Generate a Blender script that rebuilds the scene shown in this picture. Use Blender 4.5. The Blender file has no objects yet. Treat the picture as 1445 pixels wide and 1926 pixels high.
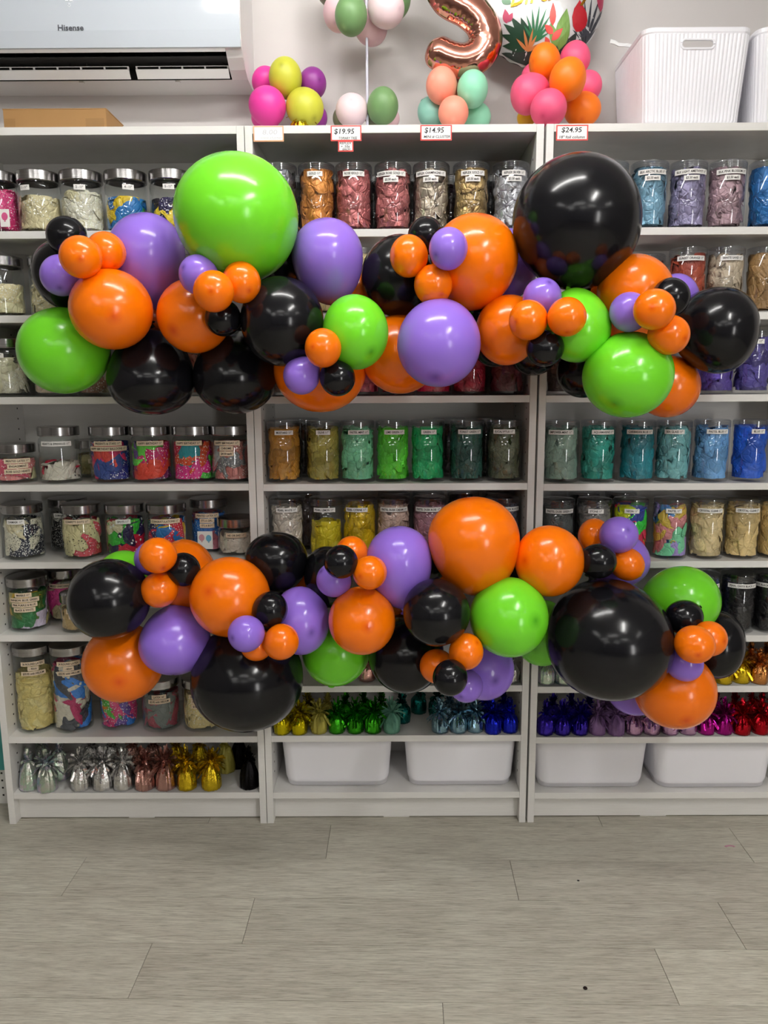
import bpy, bmesh, math, random
import numpy as np
from mathutils import Vector, Matrix

# ------------------------------------------------------------------ camera, world, exposure
W, H = 1445.0, 1926.0
F, PITCH, YAW, ROLL = 1456.6, 0.167756, 0.003569, -0.005389
CAM = np.array([0.3749, -2.2020, 1.3488])
sc = bpy.context.scene
col = sc.collection
_fwd = np.array([-math.sin(YAW)*math.cos(PITCH), math.cos(YAW)*math.cos(PITCH), -math.sin(PITCH)])
_r0 = np.array([math.cos(YAW), math.sin(YAW), 0.0])
_u0 = np.cross(_r0, _fwd)
RIGHT = math.cos(ROLL)*_r0 + math.sin(ROLL)*_u0
UP = -math.sin(ROLL)*_r0 + math.cos(ROLL)*_u0
cd = bpy.data.cameras.new('camera')
cam = bpy.data.objects.new('camera', cd)
col.objects.link(cam)
cam.matrix_world = Matrix(((RIGHT[0], UP[0], -_fwd[0], CAM[0]), (RIGHT[1], UP[1], -_fwd[1], CAM[1]),
                           (RIGHT[2], UP[2], -_fwd[2], CAM[2]), (0, 0, 0, 1)))
cd.sensor_fit = 'VERTICAL'
cd.sensor_height = 36.0
cd.lens = F/H*36.0
cd.clip_start = 0.02
sc.camera = cam
wd = bpy.data.worlds.new('world')
sc.world = wd
wd.use_nodes = True
wd.node_tree.nodes['Background'].inputs[0].default_value = (1, 1, 1, 1)
wd.node_tree.nodes['Background'].inputs[1].default_value = 0.02
sc.view_settings.view_transform = 'Standard'
sc.view_settings.look = 'None'
sc.view_settings.gamma = 1.0
sc.view_settings.exposure = 1.3
sc.view_settings.use_curve_mapping = False
sc.cycles.use_denoising = True
sc.cycles.max_bounces = 7
sc.cycles.diffuse_bounces = 4
sc.cycles.glossy_bounces = 3
sc.cycles.transparent_max_bounces = 14
sc.cycles.sample_clamp_indirect = 4.0
sc.cycles.caustics_reflective = False
sc.cycles.caustics_refractive = False
LAMP = 38.0           # radiance of the tube in front of the bookcases
LAMP_B = 85.0         # and of the brighter tube running towards the shop front
FAR = 11.0            # and of the dimmer ones deeper in the shop, mostly added fill
DOOR = 7.5            # daylight on the frosted glass of the shop door, front right

# ------------------------------------------------------------------ pixel helpers (real positions from the photograph's perspective)
def ray(px, py):
    return _fwd + RIGHT*((px-W/2)/F) - UP*((py-H/2)/F)
def aty(px, py, y):
    d = ray(px, py)
    return CAM + d*((y-CAM[1])/d[1])
def atz(px, py, z):
    d = ray(px, py)
    return CAM + d*((z-CAM[2])/d[2])

# ------------------------------------------------------------------ materials
def lin(c):
    return tuple(((x/255.0)/12.92 if x/255.0 <= .04045 else ((x/255.0+.055)/1.055)**2.4) for x in c)
class NT:
    def __init__(s, name):
        s.m = bpy.data.materials.new(name)
        s.m.use_nodes = True
        s.t = s.m.node_tree
        s.b = s.t.nodes['Principled BSDF']
        s.out = s.t.nodes['Material Output']
    def n(s, k, **kw):
        x = s.t.nodes.new(k)
        for a, v in kw.items():
            setattr(x, a, v)
        return x
    def l(s, a, b):
        s.t.links.new(a, b)
    def mix(s, fac, a, b, mode='MIX'):
        x = s.n('ShaderNodeMix', data_type='RGBA', blend_type=mode)
        for i, v in ((0, fac), (6, a), (7, b)):
            if hasattr(v, 'links'):
                s.l(v, x.inputs[i])
            elif isinstance(v, (int, float)):
                x.inputs[i].default_value = v
            else:
                x.inputs[i].default_value = (*v, 1)
        return x.outputs[2]
    def ramp(s, fac, stops):
        x = s.n('ShaderNodeValToRGB')
        e = x.color_ramp.elements
        while len(e) < len(stops):
            e.new(0.5)
        for q, (p, c) in zip(e, stops):
            q.position = p
            q.color = (*c, 1) if len(c) == 3 else c
        s.l(fac, x.inputs[0])
        return x.outputs[0]
    def coord(s, scale=(1, 1, 1), kind='Object', rnd=False):
        tc = s.n('ShaderNodeTexCoord')
        mp = s.n('ShaderNodeMapping')
        mp.inputs['Scale'].default_value = scale
        s.l(tc.outputs[kind], mp.inputs['Vector'])
        if rnd:
            oi = s.n('ShaderNodeObjectInfo')
            ml = s.n('ShaderNodeMath', operation='MULTIPLY')
            ml.inputs[1].default_value = 37.0
            s.l(oi.outputs['Random'], ml.inputs[0])
            cb = s.n('ShaderNodeCombineXYZ')
            for i in range(3):
                s.l(ml.outputs[0], cb.inputs[i])
            s.l(cb.outputs[0], mp.inputs['Location'])
        return mp.outputs[0]
    def noise(s, vec, scale=5, detail=3, rough=.5):
        x = s.n('ShaderNodeTexNoise')
        x.inputs['Scale'].default_value = scale
        x.inputs['Detail'].default_value = detail
        x.inputs['Roughness'].default_value = rough
        if vec is not None:
            s.l(vec, x.inputs['Vector'])
        return x.outputs['Fac']
    def bump(s, h, strength=.3, dist=.01):
        x = s.n('ShaderNodeBump')
        x.inputs['Strength'].default_value = strength
        x.inputs['Distance'].default_value = dist
        s.l(h, x.inputs['Height'])
        s.l(x.outputs[0], s.b.inputs['Normal'])
    def set(s, **kw):
        nm = {'rough': 'Roughness', 'metal': 'Metallic', 'spec': 'Specular IOR Level', 'coat': 'Coat Weight', 'coatr': 'Coat Roughness', 'sheen': 'Sheen Weight', 'trans': 'Transmission Weight', 'emis': 'Emission Strength'}
        for k, v in kw.items():
            s.b.inputs[nm[k]].default_value = v
        return s
    def color(s, c):
        if hasattr(c, 'links'):
            s.l(c, s.b.inputs['Base Color'])
        else:
            s.b.inputs['Base Color'].default_value = (*c, 1)
        return s

_mc = {}
def plain(name, rgb, rough=.5, metal=0., spec=.5, nz=.04, **kw):
    """painted or moulded surface with a faint mottling"""
    key = (name, rgb, rough, metal)
    if key in _mc:
        return _mc[key]
    t = NT(name)
    c = lin(rgb)
    n = t.noise(t.coord(rnd=True), 14, 3)
    t.color(t.mix(n, tuple(x*(1-nz) for x in c), tuple(min(1, x*(1+nz)) for x in c)))
    t.set(rough=rough, metal=metal, spec=spec, **kw)
    _mc[key] = t.m
    return t.m

def m_latex(name, rgb, tip, rough=.16, spec=.5):
    """inflated latex; the thick spot opposite the knot is a touch darker"""
    t = NT(name)
    a = t.n('ShaderNodeAttribute', attribute_name='tip')
    n = t.noise(t.coord(rnd=True), 9, 2)
    c = lin(rgb)
    base = t.mix(n, tuple(x*.97 for x in c), tuple(min(1, x*1.03) for x in c))
    t.color(t.mix(a.outputs['Fac'], base, lin(tip)))
    t.set(rough=rough, spec=spec)
    # thin latex lets a little light through
    t.b.inputs['Subsurface Weight'].default_value = 0.0
    return t.m
LATEX = {
    'o': m_latex('latex_orange', (255, 122, 5), (228, 84, 2), .2),
    'p': m_latex('latex_purple', (152, 116, 226), (104, 74, 172), .2),
    'g': m_latex('latex_green', (118, 222, 44), (76, 168, 24), .2),
    'k': m_latex('latex_black', (17, 17, 21), (11, 11, 14), .17, .33),
    'fuchsia': m_latex('latex_fuchsia', (232, 60, 160), (205, 40, 140), .45),
    'lime': m_latex('latex_lime', (200, 200, 62), (165, 165, 40), .45),
    'plum': m_latex('latex_plum', (140, 50, 140), (110, 34, 112), .45),
    'pale': m_latex('latex_pale_pink', (240, 214, 220), (220, 190, 198), .45),
    'sage': m_latex('latex_sage_green', (112, 150, 96), (140, 175, 120), .45),
    'olive': m_latex('latex_olive_green', (120, 124, 96), (98, 102, 76), .45),
    'dpink': m_latex('latex_dusty_pink', (228, 190, 198), (205, 165, 175), .45),
    'peach': m_latex('latex_peach', (255, 160, 136), (255, 176, 154), .45),
    'mint': m_latex('latex_mint', (150, 226, 190), (175, 238, 208), .45),
    'teal': m_latex('latex_dusty_teal', (140, 196, 180), (112, 170, 152), .45),
    'mango': m_latex('latex_mango', (255, 126, 10), (235, 98, 2), .45),
    'coral': m_latex('latex_coral_pink', (244, 92, 134), (225, 70, 115), .45),
    'gold': m_latex('latex_amber', (232, 176, 30), (205, 148, 20), .4),
}
LATEX_WORD = {'o': 'orange', 'p': 'purple', 'g': 'lime green', 'k': 'black', 'fuchsia': 'fuchsia', 'lime': 'lime', 'plum': 'plum', 'pale': 'pale pink', 'sage': 'sage green', 'olive': 'olive green', 'dpink': 'dusty pink', 'peach': 'peach', 'mint': 'mint green', 'teal': 'dusty teal', 'mango': 'orange', 'coral': 'coral pink', 'gold': 'amber'}

def m_melamine():
    t = NT('white_melamine')
    n = t.noise(t.coord((3, 3, 60)), 6, 4, .6)
    t.color(t.ramp(n, [(.3, lin((225, 223, 219))), (.75, lin((231, 229, 226)))]))
    t.set(rough=.38, spec=.45)
    t.bump(n, .05, .002)
    return t.m
M_WHITE = m_melamine()
M_DARKHOLE = plain('dark_hole', (40, 37, 34), .9)

def m_clear(name, tint, rough, base_fac, edge=.9):
    """thin clear wall: mirror at grazing angles, see-through face on"""
    t = NT(name)
    t.t.nodes.remove(t.b)
    lw = t.n('ShaderNodeLayerWeight')
    lw.inputs['Blend'].default_value = .5
    p = t.n('ShaderNodeMath', operation='POWER')
    p.inputs[1].default_value = 3.5
    t.l(lw.outputs['Facing'], p.inputs[0])
    m = t.n('ShaderNodeMath', operation='MULTIPLY_ADD')
    m.inputs[1].default_value = edge
    m.inputs[2].default_value = base_fac
    t.l(p.outputs[0], m.inputs[0])
    tr = t.n('ShaderNodeBsdfTransparent')
    tr.inputs[0].default_value = (*tint, 1)
    gl = t.n('ShaderNodeBsdfGlossy')
    gl.inputs['Roughness'].default_value = rough
    gl.inputs['Color'].default_value = (.95, .97, 1, 1)
    mx = t.n('ShaderNodeMixShader')
    t.l(m.outputs[0], mx.inputs[0])
    t.l(tr.outputs[0], mx.inputs[1])
    t.l(gl.outputs[0], mx.inputs[2])
    t.l(mx.outputs[0], t.out.inputs[0])
    return t.m
M_PET = m_clear('clear_plastic', (.95, .95, .95), .025, .05, .5)
M_PETLID = m_clear('clear_plastic_lid', (.84, .85, .87), .08, .2, .6)
M_GLASS = m_clear('clear_glass', (.94, .96, .95), .02, .05, .7)

def m_brushed():
    t = NT('brushed_steel')
    n = t.noise(t.coord((1, 1, 160), rnd=True), 8, 3)
    t.color(t.ramp(n, [(.3, lin((150, 148, 148))), (.7, lin((186, 184, 184)))]))
    t.set(metal=1., rough=.21)
    return t.m
M_STEEL = m_brushed()
M_PAPER = plain('label_paper_white', (238, 236, 232), .6, nz=.01)
M_CREAM = plain('label_paper_cream', (226, 206, 178), .6, nz=.01)
M_INK = plain('label_ink', (34, 30, 30), .7, nz=.01)

def m_rubber(name, rgb, metal=0., rough=.42, dots=None, k=1.0):
    """limp latex: fine wrinkles, optional printed pattern (dots=(rgb, scale, size))"""
    t = NT(name)
    v = t.coord(rnd=True)
    n = t.noise(v, 55, 4, .6)
    c = tuple(min(1, x*k) for x in lin(rgb))
    base = t.ramp(n, [(.25, tuple(x*.78 for x in c)), (.7, c)])
    if dots:
        vo = t.n('ShaderNodeTexVoronoi')
        vo.inputs['Scale'].default_value = dots[1]
        t.l(v, vo.inputs['Vector'])
        lt = t.n('ShaderNodeMath', operation='LESS_THAN')
        lt.inputs[1].default_value = dots[2]
        t.l(vo.outputs['Distance'], lt.inputs[0])
        base = t.mix(lt.outputs[0], base, lin(dots[0]))
    t.color(base)
    t.set(metal=metal, rough=rough, spec=.4)
    vc = t.n('ShaderNodeTexVoronoi', feature='DISTANCE_TO_EDGE')
    vc.inputs['Scale'].default_value = 48
    t.l(v, vc.inputs['Vector'])
    rr = t.n('ShaderNodeMath', operation='MINIMUM')
    rr.inputs[1].default_value = .12
    t.l(vc.outputs['Distance'], rr.inputs[0])
    ad = t.n('ShaderNodeMath', operation='MULTIPLY_ADD')
    ad.inputs[1].default_value = 4.0
    t.l(rr.outputs[0], ad.inputs[0])
    t.l(n, ad.inputs[2])
    t.bump(ad.outputs[0], .6, .004)
    return t.m
_rub = {}
def rubber(name, rgb, metal=0., rough=.42, dots=None, k=1.0):
    key = (rgb, metal, rough, dots, k)
    if key not in _rub:
        _rub[key] = m_rubber('limp_latex_'+name, rgb, metal, rough, dots, k)
    return _rub[key]

def m_foil(name, rgb, rough=.16, metal=1., irid=False, bump=.5):
    t = NT('foil_'+name)
    v = t.coord(rnd=True)
    n = t.noise(v, 60, 4, .65)
    c = lin(rgb)
    if irid:
        n2 = t.noise(v, 28, 2)
        lw = t.n('ShaderNodeLayerWeight')
        f = t.n('ShaderNodeMath', operation='MULTIPLY_ADD')
        f.inputs[1].default_value = .5
        t.l(lw.outputs['Facing'], f.inputs[0])
        t.l(n2, f.inputs[2])
        t.color(t.ramp(f.outputs[0], [(.3, lin((214, 206, 206))), (.5, lin((200, 206, 190))), (.62, lin((186, 214, 190))), (.75, lin((222, 200, 220))), (.95, lin((150, 190, 205)))]))
    else:
        t.color(t.mix(n, tuple(x*.85 for x in c), tuple(min(1, x*1.1) for x in c)))
    t.set(metal=metal, rough=rough)
    t.bump(n, bump, .006)
    return t.m

# ------------------------------------------------------------------ mesh helpers
def mesh_from(name, V, Fc, smooth=True, mi=None, mats=()):
    me = bpy.data.meshes.new(name)
    me.from_pydata([tuple(map(float, v)) for v in V], [], [tuple(int(i) for i in f) for f in Fc])
    for m in mats:
        me.materials.append(m)
    if mi is not None:
        me.polygons.foreach_set('material_index', np.array(mi, dtype=np.int32))
    if smooth:
        me.polygons.foreach_set('use_smooth', np.ones(len(me.polygons), dtype=bool))
    me.update()
    return me
class MB:
    """collects simple shapes into one mesh"""
    def __init__(s):
        s.V = []; s.F = []; s.S = []
    def add(s, V, Fc, smooth=False):
        o = len(s.V)
        s.V += [tuple(v) for v in V]
        s.F += [tuple(i+o for i in f) for f in Fc]
        s.S += [smooth]*len(Fc)
        return s
    def box(s, x0, x1, y0, y1, z0, z1, bev=0.0):
        if bev <= 0:
            V = [(x, y, z) for z in (z0, z1) for y in (y0, y1) for x in (x0, x1)]
            return s.add(V, [(0, 2, 3, 1), (4, 5, 7, 6), (0, 1, 5, 4), (2, 6, 7, 3), (0, 4, 6, 2), (1, 3, 7, 5)])
        bm = bmesh.new()
        bmesh.ops.create_cube(bm, size=1)
        for v in bm.verts:
            v.co = Vector(((x0+x1)/2+v.co.x*(x1-x0), (y0+y1)/2+v.co.y*(y1-y0), (z0+z1)/2+v.co.z*(z1-z0)))
        bmesh.ops.bevel(bm, geom=bm.edges[:], offset=bev, segments=2, affect='EDGES', profile=.6)
        bm.verts.index_update()
        s.add([v.co[:] for v in bm.verts], [[v.index for v in f.verts] for f in bm.faces])
        bm.free()
        return s
    def lathe(s, prof, n=32, cap0=False, cap1=False, cx=0, cy=0):
        V = []; Fc = []
        for r, z in prof:
            for k in range(n):
                a = 2*math.pi*k/n
                V.append((cx+r*math.cos(a), cy+r*math.sin(a), z))
        for i in range(len(prof)-1):
            for k in range(n):
                k2 = (k+1) % n
                Fc.append((i*n+k, i*n+k2, (i+1)*n+k2, (i+1)*n+k))
        s.add(V, Fc, True)
        o = len(s.V)-len(V)
        if cap0:
            s.F.append(tuple(o+k for k in reversed(range(n)))); s.S.append(False)
        if cap1:
            s.F.append(tuple(o+(len(prof)-1)*n+k for k in range(n))); s.S.append(False)
        return s
    def tube(s, pts, r, n=8, caps=True):
        P = [np.array(p, float) for p in pts]
        rr = r if hasattr(r, '__len__') else [r]*len(P)
        V = []; Fc = []
        up = np.array([0, 0, 1.0])
        for i, p in enumerate(P):
            t = P[min(i+1, len(P)-1)]-P[max(i-1, 0)]
            t = t/(np.linalg.norm(t)+1e-9)
            a = np.cross(t, up)
            if np.linalg.norm(a) < 1e-3:
                a = np.cross(t, np.array([1.0, 0, 0]))
            a /= np.linalg.norm(a)
            b = np.cross(a, t)
            for k in range(n):
                w = 2*math.pi*k/n
                V.append(p+rr[i]*(math.cos(w)*a+math.sin(w)*b))
        for i in range(len(P)-1):
            for k in range(n):
                k2 = (k+1) % n
                Fc.append((i*n+k, i*n+k2, (i+1)*n+k2, (i+1)*n+k))
        if caps:
            Fc.append(tuple(reversed(range(n))))
            Fc.append(tuple((len(P)-1)*n+k for k in range(n)))
        return s.add(V, Fc, True)
    def extrude_x(s, poly, x0, x1):
        n = len(poly)
        V = [(x0, y, z) for y, z in poly]+[(x1, y, z) for y, z in poly]
        Fc = [(k, (k+1) % n, n+(k+1) % n, n+k) for k in range(n)]
        Fc += [tuple(reversed(range(n))), tuple(range(n, 2*n))]
        return s.add(V, Fc)
    def mesh(s, name, mats=()):
        me = bpy.data.meshes.new(name)
        me.from_pydata([tuple(map(float, v)) for v in s.V], [], s.F)
        me.polygons.foreach_set('use_smooth', np.array(s.S, dtype=bool))
        for m in mats:
            me.materials.append(m)
        me.update()
        bm = bmesh.new(); bm.from_mesh(me)
        bmesh.ops.recalc_face_normals(bm, faces=bm.faces)
        bm.to_mesh(me); bm.free()
        if any(s.S):
            me.set_sharp_from_angle(angle=math.radians(38))
        return me

def put(name, me, parent=None, m=None, loc=(0, 0, 0), rot=(0, 0, 0), kind=None, label=None):
    o = bpy.data.objects.new(name, me)
    col.objects.link(o)
    o.location = loc
    o.rotation_euler = rot
    if parent is not None:
        o.parent = parent
    if m is not None:
        if len(me.materials) == 0:
            me.materials.append(m)
        o.material_slots[0].link = 'OBJECT'
        o.material_slots[0].material = m
    if kind:
        o['kind'] = kind
    if label:
        o['label'] = label
    return o
def tag(o, label, cat, group=None, kind=None):
    o['label'] = label
    o['category'] = cat
    if group:
        o['group'] = group
    if kind:
        o['kind'] = kind
    return o
def thing(name, label, cat, loc=(0, 0, 0), group=None, rot=(0, 0, 0)):
    o = bpy.data.objects.new(name, None)
    col.objects.link(o)
    o.location = loc
    o.rotation_euler = rot
    o.empty_display_size = .05
    return tag(o, label, cat, group)
def struct(o):
    o['kind'] = 'structure'
    return o

_txt = {}
def text_geo(s, size, bold=.0, xs=1.0, shear=0.):
    key = (s, size, bold, xs, shear)
    if key in _txt:
        return _txt[key]
    cu = bpy.data.curves.new('lettering', 'FONT')
    cu.body = s
    cu.size = size
    cu.align_x = 'CENTER'
    cu.align_y = 'CENTER'
    cu.resolution_u = 2
    cu.offset = bold*size
    cu.shear = shear
    ob = bpy.data.objects.new('lettering', cu)
    me = bpy.data.meshes.new_from_object(ob)
    V = [(v.co.x*xs, v.co.y) for v in me.vertices]
    Fc = [tuple(p.vertices) for p in me.polygons]
    bpy.data.objects.remove(ob)
    bpy.data.curves.remove(cu)
    bpy.data.meshes.remove(me)
    if V:
        w = max(v[0] for v in V)-min(v[0] for v in V)
        cxm = (max(v[0] for v in V)+min(v[0] for v in V))/2
        V = [(a-cxm, b) for a, b in V]
    else:
        w = 0
    _txt[key] = (V, Fc, w)
    return _txt[key]

# ------------------------------------------------------------------ room
rng = random.Random(7)
def m_wall(name, a, b):
    t = NT(name)
    n = t.noise(t.coord(), 3, 4)
    t.color(t.mix(n, lin(a), lin(b)))
    t.set(rough=.75, spec=.25)
    t.bump(t.noise(t.coord(), 180, 2), .06, .002)
    return t.m
M_WALL = m_wall('wall_paint', (203, 198, 196), (211, 206, 204))
M_SHOP = m_wall('shop_wall_paint', (132, 128, 124), (146, 142, 138))
M_CEIL = m_wall('ceiling_paint', (212, 211, 208), (222, 221, 218))
RX0, RX1, RY0, RY1, RZ = -2.7, 5.0, -7.4, .30, 2.84
struct(put('wall_back', MB().box(RX0-.1, RX1+.1, RY1, RY1+.1, 0, RZ).mesh('wall_back'), None, M_WALL))
struct(put('wall_left', MB().box(RX0-.1, RX0, RY0, RY1, 0, RZ).mesh('wall_left'), None, M_SHOP))
struct(put('wall_right', MB().box(RX1, RX1+.1, RY0, RY1, 0, RZ).mesh('wall_right'), None, M_SHOP))
struct(put('wall_front', MB().box(RX0-.1, RX1+.1, RY0-.1, RY0, 0, RZ).mesh('wall_front'), None, M_SHOP))
struct(put('ceiling', MB().box(RX0-.1, RX1+.1, RY0-.1, RY1+.1, RZ, RZ+.1).mesh('ceiling'), None, M_CEIL))

M_DOORGLASS = NT('frosted_door_glass')
M_DOORGLASS.color((.8, .8, .8)).set(rough=.3, emis=DOOR)
M_DOORGLASS.b.inputs['Emission Color'].default_value = (1.0, .98, .96, 1)
M_DOORGLASS = M_DOORGLASS.m
M_DFRAME = plain('door_frame_white', (220, 220, 218), .4)
d1 = thing('door_1', 'white framed glass door letting daylight in', 'door', (4.05, RY0+.03, 0))
del d1['category'], d1['label']
struct(d1)
for x0, x1, z0, z1 in ((-.5, -.31, 0, 2.2), (.31, .5, 0, 2.2), (-.31, .31, 2.13, 2.2), (-.31, .31, 0, .06)):
    put('door_panel', MB().box(x0, x1, -.028, .03, z0, z1, .003).mesh('door_panel'), d1, M_DFRAME)
put('door_glass', MB().box(-.31, .31, -.006, .02, .06, 2.13).mesh('door_glass'), d1, M_DOORGLASS)
put('door_handle', MB().tube([(-.4, .03, 1.0), (-.4, .07, 1.0), (-.4, .07, 1.15), (-.4, .03, 1.15)], .009, 10).mesh('door_handle'), d1, M_STEEL)

def m_plank():
    t = NT('grey_oak_vinyl')
    v = t.coord((1.2, 26, 26), rnd=True)
    g = t.noise(v, 7, 6, .68)
    v2 = t.coord((2.0, 9, 9), rnd=True)
    b = t.noise(v2, 3.0, 4, .6)
    v3 = t.coord((4, 150, 150), rnd=True)
    f = t.noise(v3, 5, 3, .7)
    c1 = t.ramp(g, [(.28, lin((178, 174, 162))), (.5, lin((217, 216, 204))), (.75, lin((238, 237, 228)))])
    c2 = t.mix(.45, c1, t.ramp(b, [(.3, lin((178, 170, 160))), (.7, lin((222, 221, 211)))]))
    c3 = t.mix(.66, c2, t.ramp(f, [(.36, lin((138, 130, 118))), (.5, lin((222, 219, 212))), (.7, lin((248, 247, 242)))]), 'MULTIPLY')
    oi = t.n('ShaderNodeObjectInfo')
    pr = t.ramp(oi.outputs['Random'], [(0, (.9, .89, .88)), (1, (1.06, 1.06, 1.05))])
    t.color(t.mix(1.0, c3, pr, 'MULTIPLY'))
    t.set(rough=.46, spec=.35)
    t.bump(f, .12, .002)
    return t.m
M_PLANK = m_plank()
M_SUB = plain('floor_base_grey', (118, 110, 100), .7)
floor = struct(put('floor', MB().box(RX0-.1, RX1+.1, RY0-.1, RY1+.1, -.12, -.0025).mesh('floor'), None, M_SUB))
PL, PW = 1.2155, .1718
plank_me = MB().box(0, PL-.0012, -PW+.0006, -.0006, -.003, 0, .0007).mesh('plank', [M_PLANK])
FA = math.radians(-1.08)
starts = {0: .199, 1: -.494, 2: .021, 3: -.2015, 4: .493, 5: -.05, -1: -.18, -2: .31}
for row in range(-2, 21):
    s0 = starts.get(row, None)
    if s0 is None:
        s0 = rng.uniform(0, PL)
    yrow = -.0095-row*PW
    for k in range(-3, 4):
        xs = s0+k*PL
        x, y = math.cos(FA)*xs-math.sin(FA)*0, yrow+math.sin(FA)*(xs-.2)
        if x > RX1-.1 or x+PL < RX0:
            continue
        if row < 0 and y > RY1+.3:
            continue
        put('plank', plank_me, floor, None, (x, y, 0), (0, 0, FA))

# ceiling battens: the first three tubes are the streaks mirrored in the balloons
M_TUBE = NT('lamp_tube')
M_TUBE.b.inputs['Base Color'].default_value = (1, 1, 1, 1)
M_TUBE.b.inputs['Emission Color'].default_value = (1.0, .985, .955, 1)
M_TUBE.set(emis=LAMP)
M_TUBE = M_TUBE.m
M_TUBE3 = M_TUBE.copy()
M_TUBE3.name = 'lamp_tube_bright'
M_TUBE3.node_tree.nodes['Principled BSDF'].inputs['Emission Strength'].default_value = LAMP_B
M_TUBE2 = M_TUBE.copy()
M_TUBE2.name = 'lamp_tube_dim'
M_TUBE2.node_tree.nodes['Principled BSDF'].inputs['Emission Strength'].default_value = FAR
M_HOUS = plain('lamp_housing', (232, 232, 230), .45)
def batten(x, y, rz, label, m=None):
    t = thing('ceiling_light', label, 'light', (x, y, RZ), 'batten lights on the shop ceiling', (0, 0, rz))
    put('housing', MB().box(-.62, .62, -.03, .03, -.045, -.0005, .006).mesh('housing'), t, M_HOUS)
    put('tube', MB().lathe([(.0, -.605), (.019, -.60), (.02, -.59), (.02, .59), (.019, .60), (.0, .605)], 16).mesh('tube'), t, m or M_TUBE2, (0, 0, -.066), (0, math.pi/2, 0))
    for sx in (-1, 1):
        put('lamp_holder', MB().box(sx*.612-.008, sx*.612+.008, -.018, .018, -.09, -.045, .003).mesh('lamp_holder'), t, M_HOUS)
batten(.30, -.90, 0, 'white batten light on the ceiling just in front of the bookcases', M_TUBE)
batten(1.48, -2.4, math.pi/2, 'white batten light on the ceiling running towards the shop front', M_TUBE3)
batten(-1.3, -5.0, 0, 'white batten light on the ceiling deep in the shop')
for bx, by, rz_, w_ in ((-1.55, -3.2, math.pi/2, 'near the left wall'), (1.9, -5.2, 0, 'at the back right of the shop'), (.3, -3.9, 0, 'in the middle of the shop'), (-1.6, -6.6, 0, 'by the shop entrance on the left'), (3.6, -3.4, math.pi/2, 'near the right wall'), (.6, -6.5, 0, 'by the middle of the shop entrance')):
    batten(bx, by, rz_, 'unseen white fill batten added to the ceiling '+w_)  # unseen extra battens, added as fill for the lower shelves and floor

# ------------------------------------------------------------------ bookcases
BD = .28
def bookcase(x0, shelves, label):
    x1 = x0+.798
    t = thing('bookcase', label, 'bookcase', (x0, 0, 0), 'white bookcases along the wall')
    side = MB().box(0, .02, 0, BD, 0, 2.02, .0008).mesh('side_panel')
    put('side_panel', side, t, M_WHITE)
    put('side_panel', side, t, M_WHITE, (.778, 0, 0))
    put('top_board', MB().box(.0203, .7777, 0, BD, 2.0, 2.02, .0008).mesh('top_board'), t, M_WHITE)
    sh = MB().box(.0203, .7777, .001, BD-.006, -.02, 0, .0008).mesh('shelf')
    for z in shelves:
        put('shelf', sh, t, M_WHITE, (0, 0, z))
    put('back_panel', MB().box(.0205, .7775, BD-.005, BD, .02, 1.9995).mesh('back_panel'), t, M_WHITE)
    put('plinth', MB().box(.0203, .7777, .032, .046, .004, shelves[-1]-.0205).mesh('plinth'), t, M_WHITE)
    put('plinth_foot', MB().box(.36, .44, .034, .06, 0, .004).mesh('plinth_foot'), t, M_WHITE)
    h = MB()
    for xx, sx in ((.0202, 1), (.7778, -1)):
        for yy in (.045, .235):
            z = .15
            while z < 1.95:
                h.box(xx-.0003, xx+.0003, yy-.0025, yy+.0025, z-.0025, z+.0025)
                z += .032
    put('peg_holes', h.mesh('peg_holes'), t, M_DARKHOLE, kind='stuff')
    return t
S1 = [1.756, 1.533, 1.309, 1.060, .832, .610, .287, .103]
S2 = [1.756, 1.533, 1.307, 1.058, .829, .604, .447, .288, .102]
S3 = [1.756, 1.531, 1.306, 1.055, .826, .600, .442, .280, .098]
bookcase(-.799, S1, 'white bookcase of steel-lidded jars under the air conditioner')
bookcase(.001, S2, 'white middle bookcase with three handwritten price tags on top')
bookcase(.805, S3, 'white bookcase with ribbed white baskets on top')

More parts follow.
